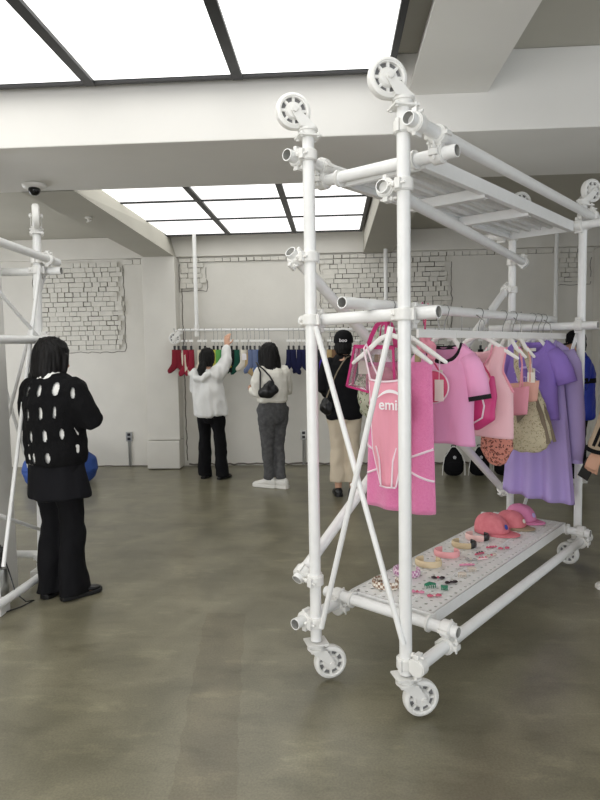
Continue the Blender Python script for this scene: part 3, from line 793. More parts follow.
# ---- tees and tops
def tee(name, label, cat, bb, fab, hwb, hwt, z0, zs, hemz, nw, nd, dep, slv, trim=None, cuff=None, hx=0.0, rip=(.012, 8, .3), a=-.19):
    t = rail_thing(name, label, cat, bb, a=a)
    hw = lambda tt: hwt if tt > .72 else (hwb + (hwt - hwb) * max(0, (tt - .25) / .47) if tt > .25 else hwb + .01 * (1 - tt / .25))
    m = MB(); tf = shoulder_top(nw, nd, hwt, z0, zs, hwt); tb = shoulder_top(nw, .02, hwt, z0, zs, hwt)
    sheets(m, 32, 26, hw, lambda s: hemz - .01 * s * s, tf, tb, lambda tt: dep * min(1, (1.02 - tt) / .22 + .12), lambda tt: hx, rip=rip)
    if slv:
        for s in (-1, 1):
            pts = [(V((hx + s * p[0], 0, p[1])), p[2], p[3]) for p in slv]
            rs = []; n = 18
            for i, (c, r1, r2) in enumerate(pts):
                d = (pts[min(i + 1, len(pts) - 1)][0] - pts[max(i - 1, 0)][0]).normalized(); x = V((d.z, 0, -d.x))
                rs.append([c + x * (r1 * math.cos(2 * PI * j / n)) + V((0, 1, 0)) * (r2 * math.sin(2 * PI * j / n)) for j in range(n)])
            m.rings(rs, False, False)
    solid(obj('garment_body', m, fab, t, ang=60), .003)
    if trim:
        m = MB(); P = []
        for i in range(25):
            s = -1 + i / 12; x = s * nw; P.append(V((hx + x, -dep * .30 - .002, z0 - nd * math.sqrt(max(0, 1 - s * s)) ** 1.1 - .004)))
        for i in range(1, 24):
            s = 1 - i / 12; P.append(V((hx + s * nw, dep * .25, z0 - .02 * math.sqrt(max(0, 1 - s * s)))))
        m.strip(P, trim[1], .006, closed=True); obj('neckband', m, trim[0], t)
    if cuff:
        for s in (-1, 1):
            m = MB(); i = len(slv) - 1; c0 = V((hx + s * slv[i][0], 0, slv[i][1])); d = (c0 - V((hx + s * slv[i - 1][0], 0, slv[i - 1][1]))).normalized(); x = V((d.z, 0, -d.x)); n = 18
            rr = lambda c, g: [c + x * ((slv[i][2] + g) * math.cos(2 * PI * j / n)) + V((0, 1, 0)) * ((slv[i][3] + g) * math.sin(2 * PI * j / n)) for j in range(n)]
            m.rings([rr(c0 - d * cuff[1], .003), rr(c0 + d * .004, .003), rr(c0 + d * .004, -.002), rr(c0 - d * cuff[1], -.002)], closed=True)
            obj('cuff', m, cuff[0], t)
    return t


hanger('white hanger holding the candy pink tee with black trim', .69, 0, .15)
BLK = mat('black_rib', (16, 15, 18), 0.85)
t = tee('t_shirt', 'candy pink short-sleeved tee with black neckband and black sleeve cuffs', 't-shirt', .69, T_PINK, .152, .158, -.158, -.208, -.645, .098, .086, .05,
        [(.12, -.225, .042, .042), (.148, -.272, .05, .045), (.170, -.34, .053, .045), (.186, -.425, .053, .042)], trim=(BLK, .018), cuff=(BLK, .018), rip=(.016, 7, .4))
price_tag(t, (.005, -.054, -.285), .03, .03, .05)
t = rail_thing('hobo_bag', 'dark pink slouchy shoulder bag with pale piping behind the candy pink tee', 'bag', .88)
m = MB(); m.limb([((.06, 0, -.40), .05, .03), ((.10, 0, -.45), .085, .04), ((.10, 0, -.52), .085, .042), ((.07, 0, -.57), .045, .03)], 18, flat=(0, 1, 0)); m.limb([((.165, 0, -.33), .01, .02), ((.16, 0, -.42), .03, .03), ((.15, 0, -.5), .03, .03)], 14, flat=(0, 1, 0))
obj('bag_body', remesh(m, .006, 4), T_HOT, t)
m = MB(); m.path([(.12, -.045, -.38), (.145, -.05, -.47), (.135, -.05, -.53), (.08, -.05, -.565), (.03, -.045, -.57)], .0045, 6); obj('piping', m, T_WHITE, t)
m = MB(); m.strip([(.175, 0, -.37), (.145, 0, -.31), (.10, 0, -.245), (.03, 0, -.205), (.0, 0, -.195)], .010, .003, up=(1, 0, 0)); obj('strap', m, T_RASP, t)
m = MB(); m.path([(0, 0, -.20), (0, 0, -.02), (0, -.018, .018), (0, 0, .032), (0, .022, .012)], .002, 6); obj('hook', m, WIRE, t)

hanger('white hanger holding the blush pink tank top', 1.08)
t = rail_thing('tank_top', 'blush pink sleeveless tank top with ribbed armholes and cropped hem', 'tank top', 1.08)
def tank_hw(tt):
    z = -.655 + .49 * tt
    if z < -.40: return .188 + .008 * (1 - tt)
    return .188 - .052 * min(1, (z + .40) / .10) + .018 * max(0, (z + .27) / .1)
m = MB(); sheets(m, 32, 30, tank_hw, lambda s: -.655 - .008 * s * s, shoulder_top(.088, .115, .14, -.165, -.185, .15), shoulder_top(.088, .04, .14, -.165, -.185, .15), lambda tt: .05 * min(1, (1.03 - tt) / .3 + .1), rip=(.013, 6, 1.0))
solid(obj('garment_body', m, T_BLUSH, t, ang=60), .003)
m = MB()
for s in (-1, 1): m.path([(s * (tank_hw(tt / 30) + .001), 0, -.655 + .475 * tt / 30) for tt in range(15, 31)], .006, 8)
m.path([(.088 * (i / 10 - 1), -.024, -.165 - .115 * math.sqrt(max(0, 1 - (i / 10 - 1) ** 2)) ** 1.1 - .002) for i in range(21)], .0055, 8)
obj('ribbing', m, T_ROSE, t)
t = rail_thing('leopard_bag', 'pink leopard-print rounded bag hanging under the blush tank top', 'bag', 1.2)
m = MB(); m.limb([((.045, 0, -.50), .055, .03), ((.05, 0, -.62), .088, .045), ((.055, 0, -.74), .095, .05), ((.06, 0, -.80), .06, .04)], 20, flat=(0, 1, 0))
obj('bag_body', remesh(m, .007, 4, [(.01, (14, 14, 8), 5)]), LEOP, t)
m = MB(); m.strip([(.03, 0, -.48), (.02, 0, -.32), (0, 0, -.21)], .016, .003, up=(1, 0, 0)); obj('strap', m, LEOP, t)
m = MB(); m.path([(0, 0, -.215), (0, 0, -.02), (0, -.018, .018), (0, 0, .032), (0, .022, .012)], .002, 6); obj('hook', m, WIRE, t)


def bralette(label, bb, fab, hw, zt, zb, ap):
    t = rail_thing('bralette', label, 'bra top', bb)
    m = MB(); sheets(m, 24, 12, lambda tt: hw * (.93 + .07 * tt), lambda s: zb + .012 * s * s, lambda s: zt + .02 * abs(s) - .012, lambda s: zt - .02, lambda tt: .038 * (.6 + .4 * math.sin(PI * tt)), rip=(.003, 6, 0))
    solid(obj('garment_body', m, fab, t), .003)
    for s in (-1, 1):
        m = MB(); m.path([(s * hw * .72, -.026, zt), (s * ap, -.01, zt + .13), (s * ap * .8, 0, -.18), (s * ap * .9, .012, -.20), (s * hw * .7, .024, zt - .02)], .0042, 6); obj('strap', m, fab, t)
    return t


hanger('white hanger holding the dusty rose bralette', 1.40, 0, .135); bralette('dusty rose bralette with thin straps beside the blush tank top', 1.40, T_ROSE, .158, -.41, -.575, .12)
hanger('white hanger holding the nude pink bralette', 1.55, 0, .13); t = bralette('nude pink bralette with thin straps in front of the floral tote', 1.55, T_NUDE, .16, -.385, -.51, .11)
price_tag(t, (.12, -.02, -.33), .045, .06, .05)
t = rail_thing('floral_tote_bag', 'large cream floral cloth tote with taupe webbing strap', 'bag', 1.68)
m = MB(); m.limb([((.06, 0, -.44), .05, .03), ((.055, 0, -.51), .10, .05), ((.04, 0, -.61), .145, .062), ((.03, 0, -.72), .165, .062), ((.025, 0, -.79), .13, .05)], 24, flat=(0, 1, 0))
obj('bag_body', remesh(m, .008, 4, [(.022, (9, 9, 5), 8), (.006, (30, 30, 18), 2)]), FLORAL, t)
m = MB(); m.strip([(.09, -.03, -.46), (.14, -.035, -.58), (.185, -.03, -.76)], .026, .004, up=(1, 0, 0)); m.strip([(.10, -.015, -.45), (.165, -.01, -.58), (.21, 0, -.75)], .02, .004, up=(1, 0, 0)); obj('webbing', m, TAUPE, t)
m = MB(); m.strip([(.03, -.02, -.46), (-.02, -.02, -.30), (-.025, -.01, -.17), (-.005, 0, -.135), (.01, .015, -.17), (.03, .02, -.25), (.09, .02, -.45)], .030, .004, up=(1, 0, 0)); obj('strap', m, FLORAL, t)
m = MB(); m.path([(-.005, 0, -.14), (0, 0, -.02), (0, -.018, .018), (0, 0, .032), (0, .022, .012)], .002, 6); obj('hook', m, WIRE, t)
m = MB(); m.limb([((.0, -.055, -.50), .02, .01), ((.02, -.07, -.60), .045, .02), ((.045, -.062, -.56), .03, .012)], 14, flat=(0, 1, 0)); obj('pocket', m, TAUPE, t)

hanger('white hanger holding the violet printed tee', 1.86, 0, .155)
t = tee('t_shirt', 'violet short-sleeved tee with a pale lilac outlined chest print', 't-shirt', 1.86, T_PURP, .168, .16, -.142, -.19, -.63, .10, .085, .055,
        [(.125, -.21, .044, .045), (.165, -.265, .056, .05), (.198, -.335, .060, .05), (.222, -.41, .060, .046)], trim=(T_PURP, .016), rip=(.018, 6, .2))
logo(t, 'emis', .075, .0, -.080, -.40, INKL, .0, arc=(.08, .03, -.345))
price_tag(t, (.035, -.086, -.315), .04, .07, .10)
m = MB(); m.box((0, .008, -.20), (.05, .003, .02)); obj('neck_label', m, TAGW, t)
hanger('white hanger holding the long lavender skirt', 1.97, 0, .16)
t = rail_thing('long_skirt', 'long lavender skirt with soft folds hanging below the violet tee', 'skirt', 1.97)
m = MB(); sheets(m, 40, 28, lambda tt: .14 + .095 * (1 - tt) ** .8, lambda s: -1.165 - .02 * s, lambda s: -.26, lambda s: -.26, lambda tt: .04 + .03 * (1 - tt), lambda tt: .0 + .01 * (1 - tt), rip=(.03, 11, .4)); solid(obj('skirt_body', m, T_LAV, t), .003)
m = MB(); m.ell([(0, 0, -.275, .142, .045), (0, 0, -.235, .142, .042)]); obj('waistband', m, T_LAV, t)
hanger('white hanger holding the lilac sweatshirt', 2.06, 0, .16)
t = tee('sweatshirt', 'lilac long-sleeved sweatshirt, hindmost on the garment rail', 'sweatshirt', 2.06, T_LILAC, .165, .165, -.145, -.195, -.70, .09, .05, .06,
        [(.145, -.22, .055, .05), (.18, -.30, .062, .052), (.20, -.45, .056, .05), (.215, -.62, .054, .048), (.225, -.80, .048, .042), (.225, -.93, .034, .032)], trim=(T_LILAC, .02), cuff=(T_LILAC, .05), rip=(.015, 7, .9))
price_tag(t, (.235, -.01, -.99), .006, .04, .03)


# ================================================================== THINGS ON THE SHELF
SZ = .3385
def shelf_thing(name, label, cat, a, bb, rz=0.0, group=None):
    return thing(name, label, cat, tuple(rw(a, bb, SZ)), RZ + rz, group)


def headband(label, a, bb, m1, m2=None, rz=0.0, s=1.0):
    t = shelf_thing('headband', label, 'headband', a, bb, rz, 'headbands on the shelf')
    P = []; n = 30
    for i in range(n + 1):
        q = math.radians(-148 + 296 * i / n); P.append((.066 * s * math.sin(q), -.058 * math.cos(q) * s, .0185 + .003 * (abs(i / n - .5) < .3)))
    k0, k1 = (0, n) if not m2 else (0, int(n * .64))
    def band(pts, mt, name):
        m = MB(); k = len(pts); rs = []
        for i, p in enumerate(pts):
            p = V(p); tt = (V(pts[min(i + 1, k - 1)]) - V(pts[max(i - 1, 0)])).normalized(); x = tt.cross(Z).normalized()
            w = .018
            rs.append([p + x * (.006 * math.cos(2 * PI * j / 10)) + Z * (w * math.sin(2 * PI * j / 10)) for j in range(10)])
        m.rings(rs); return obj(name, m, mt, t)
    band(P[k0:k1 + 1], m1, 'band')
    if m2: band(P[k1:], m2, 'lining')
    return t


CHK = checker('brown_check', (236, 228, 214), (142, 112, 92), 75); PCHK = checker('lilac_check', (238, 214, 226), (190, 130, 170), 70)
HB_C = mat('cream_padded_cloth', (224, 204, 168), 0.8); HB_P = mat('pink_padded_cloth', (240, 170, 172), 0.8); HB_B = mat('sand_padded_cloth', (206, 186, 150), 0.8); HB_L = mat('pale_pink_padded_cloth', (238, 196, 190), 0.8)
headband('brown and cream checked headband, nearest on the white shelf', -.36, .42, CHK, rz=.3)
headband('pink and lilac checked headband behind the brown checked one', -.365, .62, PCHK, rz=.1)
headband('cream padded headband between the checked and the pink headbands', -.345, .81, HB_C, rz=.35)
headband('salmon pink padded headband in the middle of the headband row', -.34, 1.01, HB_P, rz=.3)
headband('sand padded headband with black lining, before the pale pink one', -.335, 1.215, HB_B, BLACKP, rz=.35)
headband('pale pink padded headband with black lining, beside the rose cap', -.335, 1.395, HB_L, BLACKP, rz=.3)


def cap_thing(label, a, bb, rz, fab, brim_fab, badge=None, s=1.0):
    t = shelf_thing('baseball_cap', label, 'cap', a, bb, rz, 'caps on the shelf')
    m = MB(); n = 36; rs = []
    for i in range(9):
        q = i / 8 * PI / 2; rr = math.cos(q) ** .7; h = .100 * s * math.sin(q) ** .9
        rs.append([V(((.082 * s * rr + .0012 * math.cos(6 * 2 * PI * j / n)) * math.cos(2 * PI * j / n), (.093 * s * rr + .0012 * math.cos(12 * PI * j / n)) * math.sin(2 * PI * j / n) + .012 * math.sin(q), h + .004)) for j in range(n)])
    m.rings(rs, False, True); solid(obj('crown', m, fab, t, ang=60), .003)
    m = MB(); m.lathe([(0, .108 * s), (.009, .1085 * s), (.011, .102 * s), (0, .102 * s)], (0, .012, 0), n=12); obj('button', m, fab, t)
    m = MB(); top = []; bt = []; k = 16
    rows = []
    for r in (0, .34, .67, 1):
        row = []
        for i in range(k + 1):
            u = -1 + 2 * i / k; an = u * 1.25; x = .08 * s * math.sin(an); y = -.088 * s * math.cos(an)
            x2 = x * 1.02; y2 = y - .068 * s * math.cos(u * 1.45) ** .6 if abs(u) < .98 else y
            row.append(V((x + (x2 - x) * r, y + (y2 - y) * r, .012 - .006 * r - .012 * u * u * r + .003)))
        rows.append(row)
    vs = [p for r in rows for p in r]; w = k + 1
    m.add(vs, [(i * w + j, i * w + j + 1, (i + 1) * w + j + 1, (i + 1) * w + j) for i in range(3) for j in range(k)])
    solid(obj('brim', m, brim_fab, t, ang=80), .004)
    if badge:
        m = MB(); c = V((badge[1], -.087 * s, .055)); m.lathe([(0, 0), (badge[2], 0), (badge[2], .004), (0, .006)], c, (.0, -.93, .36), 20); bo = obj('badge', m, badge[0], t)
    return t


FR = {}
cap_thing('washed rose cap with a round blue badge, nearest of the caps on the shelf', -.325, 1.585, 1.55, CAP_ROSE, CAP_ROSE, (BADGE, -.02, .016), 1.15)
cap_thing('rose cap with taupe brim and pale patch, middle of the three caps', -.275, 1.775, 1.5, CAP_ROSE, CAP_TAUPE, (TAGW, -.012, .013))
cap_thing('pink cap with a pale emblem, farthest on the shelf', -.28, 1.955, 1.45, CAP_PINK, CAP_PINK, (INKL, -.012, .016), 1.05)

HC = {k: mat('hair_clip_' + k, c, 0.25) for k, c in dict(pink=(224, 146, 174), green=(44, 128, 96), black=(44, 32, 36), blush=(236, 204, 204), beige=(214, 202, 188), rose=(206, 100, 124), silver=(176, 172, 170)).items()}
def bow_clip(label, a, bb, c1, c2, rz, s=1.35):
    t = shelf_thing('hair_clip', label, 'hair clip', a, bb, rz, 'hair clips on the shelf')
    m = MB()
    for sg in (-1, 1):
        m.limb([((sg * .004 * s, 0, .006), .004 * s, .003), ((sg * .014 * s, 0, .009), .011 * s, .006), ((sg * .022 * s, 0, .008), .008 * s, .005)], 10, flat=(0, 0, 1))
    obj('bow', m, HC[c1], t); m = MB(); m.ball((0, 0, .009), (.005 * s, .006 * s, .006)); obj('knot', m, HC[c2], t); return t
def bar_clip(label, a, bb, c1, c2, rz, ln=.06):
    t = shelf_thing('hair_clip', label, 'hair clip', a, bb, rz, 'hair clips on the shelf')
    m = MB(); m.limb([((-ln / 2, 0, .006), .006, .005), ((0, 0, .008), .010, .006), ((ln / 2, 0, .006), .006, .005)], 12, flat=(0, 0, 1)); obj('bar', m, HC[c1], t)
    m = MB()
    for k in (-.3, 0, .3): m.ball((ln * k, 0, .013), .0055)
    obj('beads', m, HC[c2], t); return t
def claw_clip(label, a, bb, c1, rz, s=1.0):
    t = shelf_thing('hair_clip', label, 'hair clip', a, bb, rz, 'hair clips on the shelf')
    for sg in (-1, 1):
        m = MB(); m.path([(-.026 * s, sg * .004, .016), (0, sg * .010, .022 * s), (.026 * s, sg * .004, .016)], .0045, 8)
        for k in range(5): m.path([(-.022 * s + k * .011 * s, sg * .006, .018), (-.022 * s + k * .011 * s, sg * .016, .010), (-.022 * s + k * .011 * s, sg * .012, .003)], .0026, 6)
        obj('jaw', m, HC[c1], t)
    return t
bow_clip('pink bow hair clip nearest the front edge of the shelf, beside the green claw', -.20, .44, 'pink', 'rose', .4)
claw_clip('green claw hair clip on the front part of the shelf', -.186, .54, 'green', .9)
bow_clip('pink spotted bow clip closest to the shelf\'s outer edge', -.115, .45, 'rose', 'blush', .8)
claw_clip('small green hair claw near the outer edge of the shelf', -.12, .56, 'green', .5, .6)
bow_clip('black and rose bow clip inward of the others, near the salmon headband', -.21, .665, 'black', 'rose', .6)
bow_clip('black bow clip near the shelf edge between green and beige clips', -.13, .65, 'black', 'black', 1.0)
claw_clip('beige hair claw, nearer of the two beige ones', -.13, .77, 'beige', .5, .8)
claw_clip('beige hair claw, farther of the two beige ones', -.124, .87, 'beige', .7, .8)
bar_clip('long pink beaded barrette lying across the middle of the shelf', -.18, .93, 'pink', 'blush', .75, .075)
bow_clip('silver bow clip just beyond the long pink barrette', -.20, 1.02, 'silver', 'beige', .3)
bar_clip('blush beaded barrette in the far half of the shelf', -.155, 1.07, 'blush', 'rose', 1.0)
bow_clip('beige bow clip among the far barrettes', -.14, 1.15, 'beige', 'rose', 1.2)
bar_clip('dark rose slim barrette near the pale pink headband', -.205, 1.14, 'rose', 'black', 1.2)
bar_clip('rose beaded barrette closest to the rose cap brim', -.20, 1.29, 'rose', 'blush', .9)
bow_clip('rose bow clip at the shelf edge just before the caps', -.135, 1.31, 'rose', 'silver', .9)


# ================================================================== SECOND SCAFFOLD RACK, LEFT EDGE
lr = thing('scaffold_rack', 'white scaffold-tube rack at the left edge beside the column', 'clothes rack', (-1.885, 3.92, 0))
lo = V((-1.885, 3.92, 0))
def lp(x, y, z): return V((x, y, z)) - lo
pts_post = [((-1.962, 3.92, .07), (-1.880, 3.92, 2.27)), ((-1.985, 3.40, .07), (-1.925, 3.40, 2.27)), ((-4.1, 3.92, .07), (-4.1, 3.92, 2.27)), ((-4.1, 3.40, .07), (-4.1, 3.40, 2.27))]
for i, (p0, p1) in enumerate(pts_post):
    pipe(lr, 'post', lp(*p0), lp(*p1))
    m = MB(); m.box(lp(p0[0], p0[1], .04), (.11, .11, .08)); obj('foot', m, STEEL2, lr, bevel=.006)
    caster(lr, lp(*p1), V((.43, -.9, 0)), True)
pipe(lr, 'long_tube', lp(-1.80, 4.03, 2.105), lp(-1.87, 3.30, 2.145)); coupler(lr, lp(-1.888, 3.92, 2.11), Z, lp(-1.812, 3.92, 2.11), Y)
pipe(lr, 'cross_tube', lp(-1.755, 3.975, 2.045), lp(-4.25, 3.975, 2.045)); coupler(lr, lp(-1.889, 3.92, 2.045), Z, lp(-1.889, 3.975, 2.045), X)
pipe(lr, 'long_tube', lp(-1.855, 4.02, 1.60), lp(-1.875, 3.28, 1.592)); coupler(lr, lp(-1.906, 3.92, 1.60), Z, lp(-1.856, 3.92, 1.60), Y)
pipe(lr, 'long_tube', lp(-1.885, 3.98, .085), lp(-1.925, 3.25, .085)); coupler(lr, lp(-1.955, 3.92, .10), Z, lp(-1.888, 3.92, .085), Y)
pipe(lr, 'cross_tube', lp(-1.93, 3.975, .16), lp(-4.25, 3.975, .16)); coupler(lr, lp(-1.958, 3.92, .16), Z, lp(-1.958, 3.975, .16), X)
for p0, p1 in (((-1.862, 3.90, 2.07), (-1.93, 3.40, .28)), ((-1.875, 3.885, 1.60), (-1.905, 3.38, 1.92)), ((-1.92, 3.885, .35), (-1.96, 3.38, .60)), ((-1.885, 4.01, 2.03), (-2.42, 4.01, .35)), ((-1.935, 4.022, .24), (-2.38, 4.022, 2.0))):
    pipe(lr, 'scissor_brace', lp(*p0), lp(*p1), .0118)
# canister with a black lamp head and cable
t = thing('canister', 'brushed steel canister with a black head beside the left column', 'canister', (-2.03, 3.53, 0))
b = MB(); b.lathe([(0, 0), (.046, 0), (.048, .01), (.048, .215), (.044, .225), (0, .225)]); obj('body', b, CHROME, t)
b = MB(); b.tube((0, 0, .225), (.012, 0, .29), .012); b.ball((.022, -.01, .325), (.034, .03, .036)); b.tube((.02, 0, .34), (-.02, 0, .40), .01); obj('head', b, BLACKP, t)
t = thing('cable', 'thin black cable lying on the floor by the left column', 'cable', (-1.98, 3.5, 0))
b = MB(); b.path([(-.02, .03, .30), (.03, .0, .20), (.07, -.02, .09), (.12, .0, .03), (.13, .08, .006), (.10, -.02, .006), (.03, -.12, .006), (-.08, -.15, .006)], .004, 6); obj('cord', b, BLACKP, t)


# ================================================================== SOCK RAIL ALONG THE BACK WALL
RY = 7.68
sr = thing('hanging_rail', 'long thin white rail with a caster along the back wall, hung with socks', 'clothes rail', (-1.95, RY, 1.775))
def sp(x, z, y=0.0): return V((x + 1.95, y, z - 1.775))
pipe(sr, 'rail', sp(-1.93, 1.785), sp(3.3, 1.70), .016)
for x in (-1.70, .655, 2.70): pipe(sr, 'drop_pipe', sp(x - .0, 1.76, .02), sp(x, 2.99, .02), .024)
caster(sr, sp(-1.915, 1.785), V((0, -.35, 0)) * 0 + V((-1, .0, 0)), False)
b = MB(); b.tube(sp(-1.70, 1.70, .02), sp(-1.70, 1.85, .02), .03); obj('coupler', b, STEEL2, sr)
zrail = lambda x: 1.785 - .085 * (x + 1.93) / 5.23


def sock_mesh(flip, wide=1.0, long=1.0):
    s = -1 if flip else 1
    out = [(-.038, 0), (.040, 0), (.043, -.09), (.046, -.16), (.055, -.195), (.052, -.225), (.02, -.262), (-.02, -.295), (-.055, -.30), (-.078, -.275), (-.082, -.25), (-.062, -.215), (-.045, -.175), (-.040, -.09)]
    out = [(s * (x * .82 - (.25 * (-.16 - z) if z < -.16 else 0)) * wide, z * long) for x, z in out]; cx = sum(p[0] for p in out) / len(out); cz = sum(p[1] for p in out) / len(out)
    m = MB(); rs = []
    for y, k in ((-.016, .55), (-.012, .88), (0, 1.0), (.012, .88), (.016, .55)): rs.append([V((cx + (x - cx) * k, y, cz + (z - cz) * (k if k == 1 else .5 + k / 2))) for x, z in out])
    m.rings(rs); m.box((0, 0, .012), (.012 * wide, .004, .05)); return m


SM = {}
def sock(x, colour, label, flip=False, tagm=None, dz=0.0, rz=0.0, wide=1.0, long=1.0):
    zr = zrail(x)
    h = thing('clip_hanger', 'white clip hanger of the ' + label, 'hanger', (x, RY, zr), 0, 'clip hangers on the sock rail')
    b = MB(); b.path([(0, -.018, -.006), (0, -.02, .012), (0, 0, .022), (0, .02, .012), (.0, .02, -.03), (.004, 0, -.10), (-.006, 0, -.13), (.012, 0, -.17), (0, 0, -.20), (0, 0, -.215)], .0028, 6); obj('hook', b, WIRE, h)
    b = MB(); b.box((0, -.006, -.135), (.055, .01, .026)); obj('clip', b, HANGW, h, smooth=False)
    b = MB(); b.box((0, 0, -.222), (.026, .02, .05)); obj('clamp', b, BLACKP, h, smooth=False)
    t = thing('sock', label, 'sock', (x, RY, zr - .245 + dz), rz, 'socks on the rail')
    key = (flip, wide, long)
    obj('sock_body', sock_mesh(*key), SOCKC[colour], t, ang=70)
    if tagm:
        b = MB(); b.box((.01, -.022, -.09), (.055, .002, .08)); obj('paper_band', b, tagm, t, smooth=False)


rng = random.Random(3)
for x, c, lb, kw in [
    (-1.985, 'deep_red', 'deep red knee sock nearest the rail\'s wheel', dict(wide=1.15)),
    (-1.935, 'deep_red', 'second deep red knee sock from the rail\'s wheel', dict(flip=True)),
    (-1.875, 'cream', 'cream sock tucked between the red socks', dict(dz=-.03, flip=True, long=1.0)),
    (-1.845, 'crimson', 'crimson knee sock, third of the red ones', dict(wide=1.1, long=1.12)),
    (-1.775, 'crimson', 'crimson knee sock, last red one by the drop pipe', dict(long=1.1)),
    (-1.665, 'cream', 'cream knee sock just right of the drop pipe', dict()),
    (-1.60, 'black', 'black sock behind the hooded woman\'s head', dict()),
    (-1.49, 'yellow', 'yellow knee sock beside the raised hand', dict(flip=True)),
    (-1.44, 'lime', 'lime green knee sock beside the raised hand', dict()),
    (-1.385, 'green', 'mid green knee sock behind the raised hand', dict(flip=True)),
    (-1.265, 'black', 'black knee sock right of the raised hand', dict()),
    (-1.20, 'forest', 'forest green knee sock beside the black one', dict(long=1.05)),
    (-1.12, 'ivory', 'ivory sock with a white paper band', dict(tagm=INK, wide=1.1, long=.9)),
    (-1.07, 'tan', 'tan sock beside the white paper band', dict(dz=-.04, flip=True)),
    (-1.03, 'slate_blue', 'slate blue knee sock, first of the blue ones', dict()),
    (-.975, 'slate_blue', 'slate blue knee sock, second of the blue ones', dict(flip=True)),
    (-.915, 'sky_blue', 'sky blue knee sock, left of the royal blue', dict()),
    (-.855, 'royal_blue', 'royal blue knee sock beside the long-haired woman', dict(wide=1.1, long=1.05)),
    (-.80, 'royal_blue', 'royal blue sock half hidden by long hair', dict(flip=True)),
    (-.55, 'navy', 'navy knee sock emerging right of the long hair', dict()),
    (-.49, 'navy', 'navy knee sock, second right of the long hair', dict(flip=True, long=1.05)),
    (-.42, 'navy', 'navy knee sock, third right of the long hair', dict()),
    (-.355, 'navy', 'navy knee sock beside the near scaffold post', dict(flip=True, wide=1.1)),
    (-.20, 'charcoal', 'charcoal sock seen right of the near scaffold post', dict(wide=1.5, long=1.1)),
    (-.145, 'violet', 'violet sock hanging low beside the scaffold post', dict(dz=-.12, wide=1.4, long=1.0)),
    (-.045, 'tan', 'tan knee sock left of the black cap', dict()), (.02, 'brown', 'brown knee sock next to the black cap', dict(flip=True)),
    (.30, 'brown', 'brown knee sock right of the black cap', dict()), (.40, 'charcoal', 'charcoal knee sock behind the clear tote', dict()),
    (.92, 'black', 'black knee sock seen behind the skirt hanger', dict()), (1.25, 'charcoal', 'charcoal knee sock behind the candy pink tee', dict(flip=True)),
    (1.42, 'black', 'black sock behind the candy pink tee neckline', dict()), (1.66, 'charcoal', 'charcoal knee sock behind the tank top neckline', dict()),
    (1.80, 'black', 'black sock behind the tank top shoulder', dict()), (2.0, 'charcoal', 'charcoal sock behind the bralettes', dict())]:
    sock(x, c, lb, rz=rng.uniform(-.25, .25), **kw)
t = thing('sock', 'black sock with a yellow label under the raised sleeve', 'sock', (-1.32, RY - .03, 1.42), .5, 'socks on the rail')
obj('sock_body', sock_mesh(True, .8, .6), SOCKC['black'], t, ang=70); b = MB(); b.box((.0, -.02, -.10), (.085, .002, .06), Matrix.Rotation(-.5, 3, 'Y')); obj('paper_band', b, SOCKC['yellow'], t, smooth=False)
b = MB(); b.path([(0, 0, .03), (0, 0, .15), (0, .03, .36)], .002, 6); obj('hook', b, WIRE, t)

# ---- floor-standing black bags below the rail, and the blue beanbag
def backpack(label, x, rz=0):
    t = thing('backpack', label, 'backpack', (x, 7.28, 0), rz, 'black backpacks on the floor')
    b = MB(); b.limb([((0, 0, .05), .115, .06), ((0, 0, .16), .118, .07), ((0, 0, .26), .09, .05), ((0, 0, .315), .04, .025)], 20, flat=(0, 1, 0)); obj('bag_body', remesh(b, .01, 4), BLACK_CLOTH, t)
    b = MB(); b.limb([((0, -.06, .06), .085, .02), ((0, -.065, .15), .085, .025)], 16, flat=(0, 1, 0)); obj('pocket', b, BLACK_CLOTH, t)
    b = MB()
    for s in (-1, 1): b.path([(s * .135, -.02, .005), (s * .128, -.03, .12), (s * .11, -.03, .22), (s * .05, -.02, .31), (s * .02, 0, .345)], .005, 6)
    b.path([(.118, -.055, .01), (.118, -.06, .2)], .004, 6); obj('piping', b, WHITE_CLOTH, t)
    b = MB(); b.path([(-.03, 0, .32), (-.02, 0, .36), (.02, 0, .36), (.03, 0, .32)], .007, 8); obj('handle', b, BLACK_CLOTH, t)
    b = MB(); b.lathe([(0, 0), (.022, 0), (.02, .003), (.008, .004), (0, .002)], (0, -.066, .225), (0, -1, .35), 5); obj('emblem', b, GREYINK, t)
backpack('black backpack with white piping on the floor, left one under the rack diagonal', 1.40)
backpack('black backpack with white piping, middle one behind the rack diagonal', 1.70, .1)
backpack('black backpack half hidden behind the leopard-print bag', 1.99, -.1)
b = MB(); b.ell([(0, 0, .0, .30, .28), (0, 0, .05, .40, .37), (0, 0, .16, .435, .40), (0, .02, .28, .40, .36), (0, .04, .37, .29, .26), (0, .05, .42, .14, .12)], 32)
t = thing('beanbag', 'rounded blue beanbag on the floor behind the woman in black', 'beanbag', (-3.22, 7.0, 0))
obj('cover', remesh(b, .018, 5, [(.02, (5, 5, 5), 2)]), BEANB, t); b = MB(); b.path([(-.43, -.05, .17), (-.30, -.30, .2), (0, -.405, .2), (.30, -.30, .2), (.43, -.05, .17)], .006, 6); obj('seam', b, BEANB, t)


